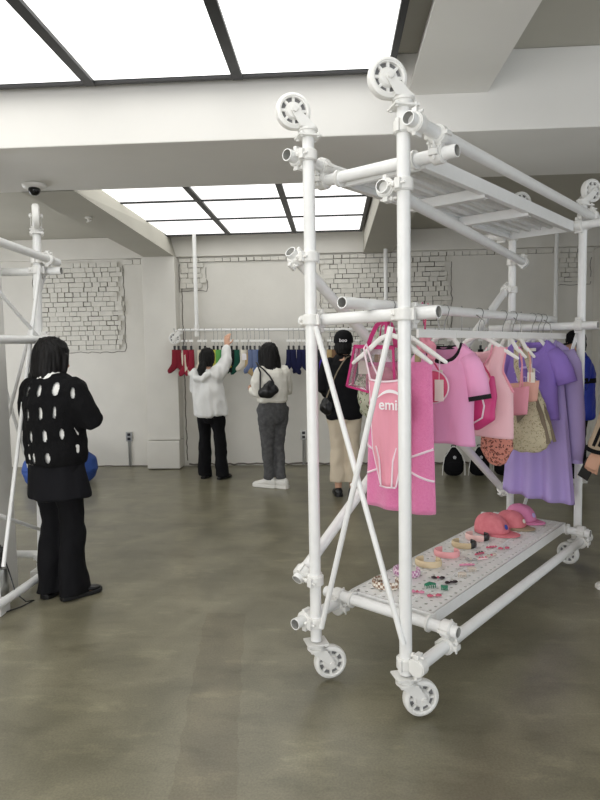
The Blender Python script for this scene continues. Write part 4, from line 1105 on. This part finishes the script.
# ================================================================== PEOPLE
def hand(m, w, d, nrm, side, curl=.6, k=1.0):
    """palm and five fingers; w wrist, d pointing direction, nrm palm normal, side +1 = thumb on the +s side"""
    w, d, nrm = V(w), V(d).normalized(), V(nrm); nrm = (nrm - d * nrm.dot(d)).normalized(); s = d.cross(nrm).normalized() * side
    m.limb([(w - d * .02, .026 * k, .020 * k), (w + d * .03 * k, .036 * k, .017 * k), (w + d * .075 * k, .040 * k, .015 * k), (w + d * .09 * k, .037 * k, .012 * k)], 14, flat=nrm)
    for i, (o, ln) in enumerate(((.030, .070), (.010, .080), (-.010, .074), (-.029, .058))):
        c = curl * (1 + .12 * i); p0 = w + d * .075 * k + s * o * k; d1 = (d * math.cos(c * .6) + nrm * math.sin(c * .6) + s * o * 2.0).normalized(); d2 = (d * math.cos(c * 1.5) + nrm * math.sin(c * 1.5)).normalized()
        p1 = p0 + d1 * (ln * .55 + .012) * k; p2 = p1 + d2 * ln * .5 * k
        m.limb([(p0, .0095 * k), (p1, .0088 * k), (p2, .0070 * k)], 10)
    p0 = w + d * .02 * k + s * .026 * k; p1 = p0 + (d * .55 + s * .75 + nrm * .25).normalized() * .045 * k; p2 = p1 + (d * .9 + s * .15 + nrm * .35).normalized() * .034 * k
    m.limb([(p0, .013 * k), (p1, .0105 * k), (p2, .008 * k)], 10)


def head_T(spec):
    return Matrix.Translation(V(spec['neck'])) @ Matrix.Rotation(spec.get('yaw', 0), 4, 'Z') @ Matrix.Rotation(spec.get('nod', 0), 4, 'X')


def body(t, sp):
    """continuous body: torso, neck, face, arms with hands, legs, feet. sp in metres, facing +y"""
    m = MB(); hx, hz = sp.get('hipx', 0), sp['hip']; sx, sz = sp.get('shx', 0), sp['sh']; k = sp.get('k', 1)
    g = lambda f: hx + (sx - hx) * f; lean = sp.get('lean', 0); yl = lambda f: lean * f
    m.ell([(hx, 0, hz - .14, .08, .09), (hx, 0, hz - .05, .155, .112), (hx, 0, hz + .04, .158, .112), (g(.3), yl(.3), hz + .14, .128, .095), (g(.6), yl(.6), hz + .27, .142, .10), (g(.9), yl(.9), sz - .06, .155, .095), (sx, yl(1), sz, .13, .075), (sx, yl(1), sz + .035, .06, .055)])
    nk = V(sp['neck']); m.limb([(V((sx, yl(1), sz - .02)), .056), (nk + V((0, .0, .02)), .05)], 14)
    for sd, arm in zip((-1, 1), sp['arms']):
        sh, el, wr = V(arm[0]), V(arm[1]), V(arm[2])
        m.limb([(sh + V((-sd * .03, 0, 0)), .048), (sh, .05), (sh.lerp(el, .5), .044), (el, .037), (el.lerp(wr, .35), .037), (wr, .025)], 14)
        hand(m, wr, arm[3], arm[4], arm[5] if len(arm) > 5 else 1, arm[6] if len(arm) > 6 else .6)
    for leg in sp['legs']:
        h, kn, an = V(leg[0]), V(leg[1]), V(leg[2]); fd = V((leg[3][0], leg[3][1], 0)).normalized()
        m.limb([(h + V((0, 0, .02)), .085), (h.lerp(kn, .5), .07), (kn, .05), (kn.lerp(an, .3), .052), (an, .034)], 16)
        m.limb([(an + V((0, 0, -.01)) - fd * .03, .034, .034), (an + fd * .07 + V((0, 0, -.035)), .038, .025), (an + fd * .15 + V((0, 0, -.05)), .036, .018)], 14, flat=(0, 0, 1))
    m.T = head_T(sp)
    m.ell([(0, .02, .035, .035, .05), (0, .028, .05, .05, .068), (0, .024, .085, .064, .084), (0, .016, .13, .071, .09), (0, .010, .175, .073, .092), (0, .004, .215, .066, .084), (0, 0, .24, .046, .058), (0, 0, .25, .02, .026)], 22)
    m.limb([((0, .102, .15), .009), ((0, .112, .118), .012), ((0, .124, .105), .013)], 10)
    for s in (-1, 1):
        m.ball((s * .075, .0, .12), (.010, .02, .032)); m.ball((s * .013, .112, .102), .009)
    m.T = None
    o = obj('body', remesh(m, .0062, 4), SKIN, t, ang=180, fix=False)
    T = head_T(sp); e = MB(); e.T = T
    for s in (-1, 1): e.ball((s * .032, .092, .142), (.013, .009, .008))
    obj('eyes', e, BLACKP, t)
    e = MB(); e.T = T; e.limb([((-.022, .098, .068), .004), ((0, .106, .069), .007), ((.022, .098, .068), .004)], 8); obj('mouth', e, T_ROSE, t)
    return o


def trousers(t, sp, fab, hem, wk=.082, wkn=.068, zf=None, name='trousers', vox=.010, wr=None, top=None):
    m = MB(); hx, hz = sp.get('hipx', 0), sp['hip']; top = top or hz + .13
    m.ell([(hx, 0, hz - .16, .10, .10), (hx, 0, hz - .10, .168, .122), (hx, 0, hz - .0, .172, .128), (hx, 0, hz + .08, .152, .118), (hx, 0, top, .142, .11)])
    for leg in sp['legs']:
        h, kn, an = V(leg[0]), V(leg[1]), V(leg[2]); zb = zf if zf is not None else an.z - .02
        b0 = V((an.x, an.y + .0, zb)); hm = hem if hasattr(hem, '__len__') else (hem, hem)
        m.limb([(h + V((0, 0, .04)), .10), (h.lerp(kn, .25), wk + .012), (h.lerp(kn, .6), wk - .004), (kn, wkn), (kn.lerp(b0, .45), (wkn + hm[0]) / 2 - .004, (wkn + hm[1]) / 2), (b0 + V((0, 0, .012)), hm[0], hm[1])], 20, flat=(0, 1, 0), round_=False)
    return obj(name, remesh(m, vox, 4, wr or [(.016, (9, 9, 6), 1), (.007, (24, 24, 14), 4)]), fab, t, ang=180, fix=False)


def shoe(t, leg, fab, sole_fab, s=1.0, hs=1.0):
    an = V(leg[2]); fd = V((leg[3][0], leg[3][1], 0)).normalized(); ax = V((-fd.y, fd.x, 0))
    m = MB(); rs = []; n = 16
    for u, w, h0, h1 in ((-.075, .022, .02, .06), (-.062, .034, .02, .085), (-.03, .038, .02, .095), (.02, .038, .02, .088), (.07, .042, .02, .066), (.12, .044, .02, .052), (.155, .036, .02, .044), (.175, .016, .02, .034)):
        c = V((an.x, an.y, 0)) + fd * u * s; h1 *= hs
        rs.append([c + ax * (w * s * math.cos(2 * PI * j / n)) + V((0, 0, (h0 + h1) / 2 + (h1 - h0) / 2 * math.sin(2 * PI * j / n))) for j in range(n)])
    m.rings(rs); o = obj('shoe', m, fab, t, ang=70)
    m = MB(); out = [(-.082, .0), (-.078, .03), (-.04, .042), (.03, .042), (.11, .05), (.155, .042), (.18, .018), (.182, 0)]; P = out + [(u, -w) for u, w in out[::-1][1:]]
    rs = [[V((an.x, an.y, z)) + fd * u * s + ax * w * s for u, w in P] for z in (.002, .028 * hs)]
    m.rings(rs); obj('sole', m, sole_fab, o, smooth=False, bevel=.004)


def top_garment(t, sp, fab, rings, sleeves, name, vox=.009, wr=None, cut=None, it=4):
    """rings: torso ellipses; sleeves: list of limb point lists"""
    m = MB(); m.ell(rings, 28)
    for s in sleeves: m.limb(s, 18)
    me = remesh(m, vox, it, wr or [(.014, (8, 8, 6), 2), (.006, (22, 22, 16), 6)])
    if cut:
        bm = bmesh.new(); bm.from_mesh(me); cr, srn = math.cos(t.rotation_euler.z), math.sin(t.rotation_euler.z); kill = []
        for f in bm.faces:
            c = f.calc_center_median(); xw = c.x * cr - c.y * srn; yw = c.x * srn + c.y * cr
            if yw < .0 and abs(c.x) < .215 and any(((xw - a) / (rx + .0)) ** 2 + ((c.z - z) / (rz + .001)) ** 2 < 1 for a, z, rx, rz in [(q[0] - .012, *q[1:]) for q in cut]): kill.append(f)
        bmesh.ops.delete(bm, geom=kill, context='FACES'); bm.to_mesh(me); bm.free()
    return obj(name, me, fab, t, ang=180, fix=False)


def hair(t, sp, pieces, mt=HAIR, name='hair', vox=.007, amp=.008):
    m = MB(); m.T = head_T(sp); pieces(m); me = remesh(m, vox, 3)
    for seed, (am, fr) in enumerate(((amp, (55, 55, 7)), (amp * .4, (120, 120, 14)))):
        nr = [v.normal.copy() for v in me.vertices]
        for v, n_ in zip(me.vertices, nr): v.co += n_ * am * noise.noise(V((v.co.x * fr[0] + seed * 9, v.co.y * fr[1], v.co.z * fr[2])))
    me.update(); return obj(name, me, mt, t, ang=180, fix=False)


def fabric_tube(t, name, pts, r, mt): b = MB(); b.path(pts, r, 8); return obj(name, b, mt, t)


# ---- woman in the open-work sweater, seen from behind at the left
t = thing('person', 'person seen from behind in black sweater with oval cut-outs, by the left rack', 'person', (-1.705, 3.66, 0), -.33)
sp = dict(hip=.86, sh=1.325, neck=(-.045, .01, 1.352), yaw=-.25, nod=-.2, arms=[((-.165, 0, 1.30), (-.24, .03, 1.09), (-.13, .20, 1.10), (.7, .6, .25), (0, .3, 1), -1, .5), ((.165, 0, 1.30), (.245, .04, 1.105), (.06, .17, 1.12), (-.95, .3, .2), (0, .3, 1), 1, .5)],
          legs=[((-.08, 0, .84), (-.072, .02, .46), (-.075, -.01, .075), (-.12, 1)), ((.085, 0, .84), (.075, .02, .46), (.085, -.0, .075), (.42, .9))])
body(t, sp)
hz = [(-.106, 1.291, .01, .034), (-.013, 1.293, .015, .034), (.086, 1.301, .019, .038), (.187, 1.276, .011, .032), (-.093, 1.151, .011, .037), (.001, 1.16, .013, .037), (.087, 1.166, .01, .035), (-.072, 1.022, .011, .034), (.022, 1.027, .014, .035), (.12, 1.038, .011, .03), (-.06, .89, .011, .032), (.037, .898, .017, .029)]
ring1 = lambda e: [(0, 0, .845, .185 + e, .15 + e), (0, 0, .90, .20 + e, .16 + e), (0, 0, 1.05, .198 + e, .158 + e), (0, 0, 1.20, .196 + e, .148 + e), (0, 0, 1.29, .19 + e, .125 + e), (0, .0, 1.345, .15 + e, .10 + e), (0, .01, 1.385, .075 + e, .075 + e)]
top_garment(t, sp, BLACK_KNIT, ring1(0), [[((-.15, 0, 1.29), .085), ((-.20, .015, 1.20), .082), ((-.235, .03, 1.09), .075), ((-.16, .15, 1.09), .062), ((-.09, .23, 1.10), .045)], [((.15, 0, 1.29), .085), ((.20, .015, 1.20), .082), ((.24, .035, 1.105), .075), ((.16, .12, 1.11), .066), ((.06, .17, 1.12), .05)]], 'sweater', vox=.006, wr=[(.018, (7, 7, 6), 2), (.006, (26, 26, 20), 6)], cut=hz)
top_garment(t, sp, WHITE_CLOTH, ring1(-.012)[:-1] + [(-.02, .0, 1.40, .068, .072), (-.032, .0, 1.432, .062, .068)], [[((-.15, 0, 1.29), .066), ((-.19, .01, 1.20), .06)], [((.15, 0, 1.29), .066), ((.19, .01, 1.20), .06)]], 'undershirt', vox=.009, wr=[(.004, (9, 9, 9), 3)])
top_garment(t, sp, NAVY_CLOTH, [(.01, 0, .635, .205, .155), (.01, 0, .66, .203, .155), (0, 0, .80, .185, .14), (0, 0, .95, .165, .125)], [], 'skirt', vox=.008, wr=[(.016, (12, 12, 2.5), 2)])
trousers(t, sp, BLACK_CLOTH, (.074, .118), .084, .068, zf=.015)
for lg in sp['legs']: shoe(t, lg, LEATHER, BLACKP)
def bob(m):
    m.ell([(0, -.01, -.012, .06, .05), (0, -.012, .0, .088, .08), (0, -.012, .03, .10, .092), (0, -.01, .09, .103, .098), (0, -.005, .15, .104, .107), (0, 0, .20, .094, .104), (0, 0, .24, .07, .08), (0, 0, .262, .03, .035)], 28)
    for s in (-1, 1): m.limb([((s * .08, .04, .15), .03), ((s * .084, .045, .06), .024), ((s * .08, .04, .0), .014)], 10)
    for x in (-.075, -.045, -.01, .03, .065): m.limb([((x, -.06, .02), .025), ((x * 1.08, -.06, -.012), .016), ((x * 1.1, -.055, -.034), .006)], 8)
hair(t, sp, bob)

# ---- woman in pale hoodie reaching up to the socks
t = thing('person', 'person in pale grey hoodie and black flared trousers reaching up to the socks', 'person', (-1.455, 7.20, 0), -.25)
sp = dict(hip=.83, sh=1.265, shx=-.03, neck=(-.045, .02, 1.30), yaw=-.1, nod=-.1, arms=[((-.19, 0, 1.24), (-.22, .10, 1.03), (-.10, .28, 1.10), (.5, .8, .3), (0, .2, 1), -1, .6), ((.125, .02, 1.25), (.175, .10, 1.42), (.155, .17, 1.575), (-.05, .2, 1), (0, .9, -.1), -1, .45)],
          legs=[((-.085, 0, .81), (-.095, .02, .44), (-.10, 0, .07), (-.1, 1)), ((.08, 0, .81), (.10, .02, .44), (.125, 0, .07), (.2, 1))])
body(t, sp)
top_garment(t, sp, GREY_HOOD, [(.0, 0, .745, .20, .155), (0, 0, .77, .215, .165), (-.01, 0, .90, .205, .16), (-.02, 0, 1.06, .185, .145), (-.03, 0, 1.18, .18, .125), (-.035, 0, 1.255, .15, .10), (-.045, .01, 1.30, .07, .07)],
            [[((-.16, 0, 1.24), .08), ((-.22, .06, 1.08), .075), ((-.18, .2, 1.08), .06), ((-.12, .26, 1.10), .05)], [((.08, 0, 1.20), .105), ((.14, .04, 1.31), .082), ((.175, .10, 1.42), .066), ((.158, .16, 1.535), .05)], [((-.15, -.09, 1.27), .035), ((-.12, -.12, 1.20), .05), ((-.04, -.135, 1.19), .055), ((.03, -.11, 1.24), .04)], [((-.17, -.04, 1.30), .03), ((-.19, -.08, 1.25), .035), ((-.15, -.11, 1.20), .035)]], 'hoodie', vox=.009, wr=[(.03, (9, 9, 5), 2), (.014, (18, 18, 9), 6)])
trousers(t, sp, BLACK_CLOTH, (.085, .095), .08, .07, zf=.02)
for lg in sp['legs']: shoe(t, lg, LEATHER, BLACKP, .92)
def tied(m):
    m.ell([(0, -.01, .03, .06, .07), (0, -.012, .08, .088, .092), (0, -.005, .14, .09, .10), (0, 0, .195, .083, .096), (0, 0, .235, .06, .072), (0, 0, .255, .03, .035)], 24)
    m.limb([((.0, -.085, .06), .045), ((.0, -.12, -.02), .05), ((.02, -.12, -.09), .035), ((.05, -.115, -.14), .015)], 14)
hair(t, sp, tied)

# ---- woman in cream knit with shoulder bag
ps = thing('person', 'person with long dark hair in cream knit and grey jeans facing the socks', 'person', (-.665, 6.66, 0), .55)
t = ps
sp = dict(hip=.87, sh=1.30, neck=(0, .03, 1.335), yaw=.25, nod=-.14, arms=[((-.165, 0, 1.27), (-.175, -.02, 1.06), (-.15, .21, 1.08), (.1, 1, .05), (.9, 0, .3), 1, .9), ((.165, 0, 1.27), (.175, .02, 1.05), (.12, .22, 1.07), (-.2, 1, .05), (-.9, 0, .3), -1, .9)],
          legs=[((-.08, 0, .85), (-.06, .02, .46), (-.035, .06, .075), (-.55, .85)), ((.085, 0, .85), (.07, .02, .46), (.065, -.04, .075), (-.45, .9))])
body(t, sp)
top_garment(t, sp, CREAM_KNIT, [(0, 0, .945, .16, .13), (0, 0, .965, .18, .145), (0, 0, 1.06, .185, .145), (0, 0, 1.18, .18, .135), (0, 0, 1.27, .165, .11), (0, .01, 1.325, .10, .08), (0, .02, 1.355, .068, .066)],
            [[((-.14, 0, 1.27), .08), ((-.175, 0, 1.17), .075), ((-.18, -.01, 1.06), .068), ((-.165, .11, 1.065), .058), ((-.15, .19, 1.08), .045)], [((.14, 0, 1.27), .08), ((.175, .01, 1.17), .075), ((.18, .02, 1.06), .068), ((.15, .12, 1.06), .058), ((.125, .2, 1.07), .045)]], 'sweater', vox=.009, wr=[(.016, (8, 8, 6), 2), (.007, (24, 24, 14), 6)])
trousers(t, sp, GREY_DENIM, (.056, .066), .084, .068, zf=.085, name='jeans', wr=[(.010, (9, 9, 8), 1), (.006, (22, 22, 22), 4)])
for lg in sp['legs']: shoe(t, lg, SHOEW, SHOEW, 1.15, 1.3)
def long_hair(m):
    m.ell([(0, -.03, -.10, .07, .045), (0, -.03, -.07, .105, .07), (0, -.022, 0, .11, .085), (0, -.015, .08, .105, .098), (0, -.006, .15, .100, .107), (0, 0, .20, .092, .102), (0, 0, .24, .066, .08), (0, 0, .262, .03, .035)], 28)
    for s in (-1, 1): m.limb([((s * .075, .045, .17), .035), ((s * .088, .05, .07), .03), ((s * .09, .04, -.03), .025), ((s * .085, .03, -.09), .014)], 10)
    for x in (-.07, -.02, .03, .075): m.limb([((x, -.06, -.05), .03), ((x * 1.1, -.065, -.12), .022), ((x * 1.1, -.06, -.165), .008)], 8)
hair(t, sp, long_hair)
bg = thing('shoulder_bag', 'black shoulder bag hanging from the shoulder over the cream knit', 'bag', (-.70, 6.47, 1.12), .30)
b = MB(); b.limb([((-.06, 0, -.06), .055, .035), ((.02, 0, -.045), .07, .04), ((.085, 0, -.02), .05, .035)], 18, flat=(0, 1, 0)); b.limb([((.0, 0, .0), .05, .03), ((.05, 0, .05), .035, .022)], 14, flat=(0, 1, 0)); obj('bag_body', remesh(b, .008, 4, [(.012, (16, 16, 16), 4)]), LEATHER, bg)
b = MB(); b.path([(-.075, 0, -.02), (-.07, .005, .08), (-.065, .02, .16), (-.085, .06, .235), (-.09, .11, .262), (-.07, .16, .25)], .009, 8); b.path([(.07, 0, .05), (.03, .005, .12), (-.03, .02, .19), (-.085, .06, .24)], .009, 8); obj('strap', b, LEATHER, bg)

# ---- person with black cap seen between the scaffold posts
t = thing('person', 'person in black cap, black top and beige trousers seen through the rack front', 'person', (.105, 6.3, 0), -.05)
sp = dict(hip=.93, sh=1.40, neck=(0, .02, 1.435), yaw=-.1, arms=[((-.175, 0, 1.37), (-.215, .0, 1.12), (-.16, .18, 1.02), (.3, .9, 0), (.8, 0, .3), 1, .7), ((.175, 0, 1.37), (.22, .0, 1.12), (.17, .19, 1.04), (-.3, .9, 0), (-.8, 0, .3), -1, .7)],
          legs=[((-.085, 0, .91), (-.07, .02, .49), (-.07, 0, .075), (-.15, 1)), ((.085, 0, .91), (.075, .02, .49), (.08, 0, .075), (.15, 1))])
body(t, sp)
top_garment(t, sp, BLACK_CLOTH, [(0, 0, .80, .175, .135), (0, 0, .83, .19, .15), (0, 0, 1.0, .188, .148), (0, 0, 1.2, .19, .14), (0, 0, 1.34, .18, .115), (0, .01, 1.41, .11, .085), (0, .02, 1.45, .068, .066)],
            [[((-.15, 0, 1.35), .085), ((-.195, 0, 1.24), .08), ((-.215, 0, 1.12), .07), ((-.18, .13, 1.05), .055)], [((.15, 0, 1.35), .085), ((.195, 0, 1.24), .08), ((.22, 0, 1.12), .07), ((.185, .14, 1.06), .055)]], 'top')
trousers(t, sp, BEIGE_CLOTH, (.085, .09), .088, .08, zf=.13)
for lg in sp['legs']: shoe(t, lg, LEATHER, BLACKP, 1.05)
hair(t, sp, lambda m: m.ell([(0, -.015, .02, .066, .068), (0, -.012, .08, .088, .09), (0, -.005, .14, .088, .098), (0, 0, .19, .08, .09), (0, 0, .22, .05, .06)], 24))
def capfor(t, sp, mt, txt=None):
    b = MB(); b.T = head_T(sp)
    b.ell([(0, 0, .135, .098, .106), (0, 0, .16, .101, .109), (0, 0, .20, .096, .104), (0, 0, .24, .076, .084), (0, 0, .262, .045, .05), (0, 0, .27, .012, .012)], 28)
    b.limb([((0, .10, .142), .06, .007), ((0, .15, .136), .055, .006), ((0, .175, .13), .035, .005)], 18, flat=(0, 0, 1)); c = obj('cap', b, mt, t, ang=60)
    if txt:
        me = text_mesh(txt, .05, .001, .0); T = head_T(sp) @ Matrix.Translation(V((.012, -.112, .145))) @ Matrix.Rotation(math.radians(88), 4, 'X'); me.transform(T); obj('cap_lettering', me, INK, c, smooth=False, fix=False)
capfor(t, sp, BLACK_CLOTH, 'boo')
bg = thing('crossbody_bag', 'small black crossbody bag at the hip of the person in the black cap', 'bag', (-.075, 6.10, .95))
b = MB(); b.limb([((0, 0, -.06), .055, .03), ((0, 0, 0), .07, .04), ((.01, 0, .05), .05, .03)], 18, flat=(0, 1, 0)); obj('bag_body', remesh(b, .008, 4, [(.016, (20, 20, 20), 4)]), LEATHER, bg)
b = MB(); b.path([(.0, 0, .07), (.05, .005, .20), (.11, .02, .33), (.165, .05, .42), (.21, .11, .475), (.24, .18, .485)], .007, 8); obj('strap', b, TAUPE, bg)

# ---- person in cobalt jacket beyond the right-hand post
t = thing('person', 'person in cobalt blue jacket and black cap beyond the right rack post', 'person', (2.69, 6.9, 0), 1.35)
sp = dict(hip=.93, sh=1.37, neck=(0, .02, 1.41), yaw=.45, nod=-.2, arms=[((-.175, 0, 1.34), (-.215, .02, 1.09), (-.14, .2, 1.05), (.3, .9, 0), (.8, 0, .3), 1, .7), ((.175, 0, 1.34), (.22, .02, 1.09), (.19, .12, .86), (0, .4, -1), (-.8, .2, 0), -1, .6)],
          legs=[((-.085, 0, .91), (-.07, .02, .49), (-.07, 0, .075), (-.1, 1)), ((.085, 0, .91), (.075, .02, .49), (.08, 0, .075), (.15, 1))])
body(t, sp)
top_garment(t, sp, BLUE_SHELL, [(0, 0, .70, .18, .15), (0, 0, .73, .20, .165), (0, 0, 1.0, .20, .16), (0, 0, 1.2, .2, .15), (0, 0, 1.31, .185, .12), (0, .01, 1.385, .11, .09), (0, .02, 1.43, .075, .072)],
            [[((-.15, 0, 1.32), .09), ((-.2, 0, 1.2), .085), ((-.22, .02, 1.09), .076), ((-.15, .17, 1.05), .058)], [((.15, 0, 1.32), .09), ((.2, 0, 1.2), .085), ((.225, .02, 1.09), .076), ((.2, .1, .92), .058)]], 'jacket')
b = MB(); b.ell([(.21, .02, 1.10, .082, .082), (.215, .02, 1.16, .086, .086)]); b.ell([(-.21, .02, 1.10, .082, .082), (-.205, .02, 1.16, .086, .086)]); b.ell([(0, 0, 1.10, .207, .163), (0, 0, 1.15, .207, .16)]); obj('chest_panel', b, BLACK_CLOTH, t)
trousers(t, sp, NAVY_CLOTH, (.08, .085), .088, .076, zf=.04)
for lg in sp['legs']: shoe(t, lg, SHOEW, SHOEW, 1.05)
hair(t, sp, lambda m: m.ell([(0, -.02, .02, .066, .062), (0, -.015, .08, .088, .085), (0, -.008, .14, .088, .095), (0, 0, .19, .08, .09), (0, 0, .22, .05, .06)], 24))
capfor(t, sp, BLACK_CLOTH)

# ---- person in beige tracksuit at the right edge, holding a phone
t = thing('person', 'person in beige tracksuit with black side stripes at the right edge', 'person', (1.75, 3.70, 0), .75)
sp = dict(hip=.88, sh=1.38, neck=(0, .02, 1.415), yaw=.2, nod=-.15, arms=[((-.17, 0, 1.35), (-.245, .0, 1.11), (-.235, .10, .875), (0.02, .35, -1), (.9, .2, .1), 1, .8), ((.17, 0, 1.35), (.22, .0, 1.11), (.2, .08, .88), (0, .3, -1), (-.9, .2, 0), -1, .6)],
          legs=[((-.075, 0, .87), (-.02, .02, .47), (0.0, .0, .075), (-.05, 1)), ((.085, 0, .87), (.12, .0, .47), (.16, -.10, .075), (.2, 1))])
body(t, sp)
slv = [[((-.145, 0, 1.34), .085), ((-.20, 0, 1.23), .084), ((-.245, 0, 1.11), .076), ((-.237, .09, .92), .055)], [((.145, 0, 1.34), .085), ((.195, 0, 1.23), .082), ((.225, 0, 1.11), .074), ((.2, .07, .94), .055)]]
top_garment(t, sp, BEIGE_JACKET, [(0, 0, .84, .165, .13), (0, 0, .87, .185, .15), (0, 0, 1.0, .188, .148), (0, 0, 1.2, .188, .14), (0, 0, 1.32, .18, .115), (0, .01, 1.395, .11, .09), (0, .02, 1.44, .072, .07)], slv, 'jacket', vox=.008, wr=[(.01, (8, 8, 6), 2), (.006, (20, 20, 12), 6)])
for j, off in enumerate((-.026, 0.006)):
    b = MB(); P = [V((-.165, off, 1.425)), V((-.236, off, 1.345)), V((-.287, off, 1.23)), V((-.321, off, 1.11)), V((-.308, .045 + off, 1.02)), V((-.293, .085 + off, .93))]
    b.strip(P, .016, .010, up=(0, 1, 0)); obj('stripe', b, BLACK_CLOTH, t)
b = MB(); b.lathe([(.052, -.012), (.061, -.010), (.061, .010), (.052, .012)], (-.236, .098, .90), (.02, .25, -1), 24, close=True); obj('cuff', b, BLACK_CLOTH, t)
trousers(t, sp, BEIGE_JACKET, (.085, .09), .088, .08, zf=.05)
for lg in sp['legs']: shoe(t, lg, SHOEW, SHOEW, 1.05)
hair(t, sp, tied)
T = t.location; q = Matrix.Rotation(.75, 3, 'Z') @ V((-.205, .165, .80))
ph = thing('phone', 'black phone held low in the hand of the person in beige', 'phone', (1.75 + q.x, 3.70 + q.y, .775), .75)
b = MB(); b.box((0, 0, 0), (.009, .066, .13), Matrix.Rotation(.45, 3, 'X')); obj('case', b, BLACKP, ph, bevel=.003)
b = MB(); b.box((.0052, 0, 0), (.001, .058, .12), Matrix.Rotation(.45, 3, 'X')); obj('screen', b, DOME, ph, smooth=False)
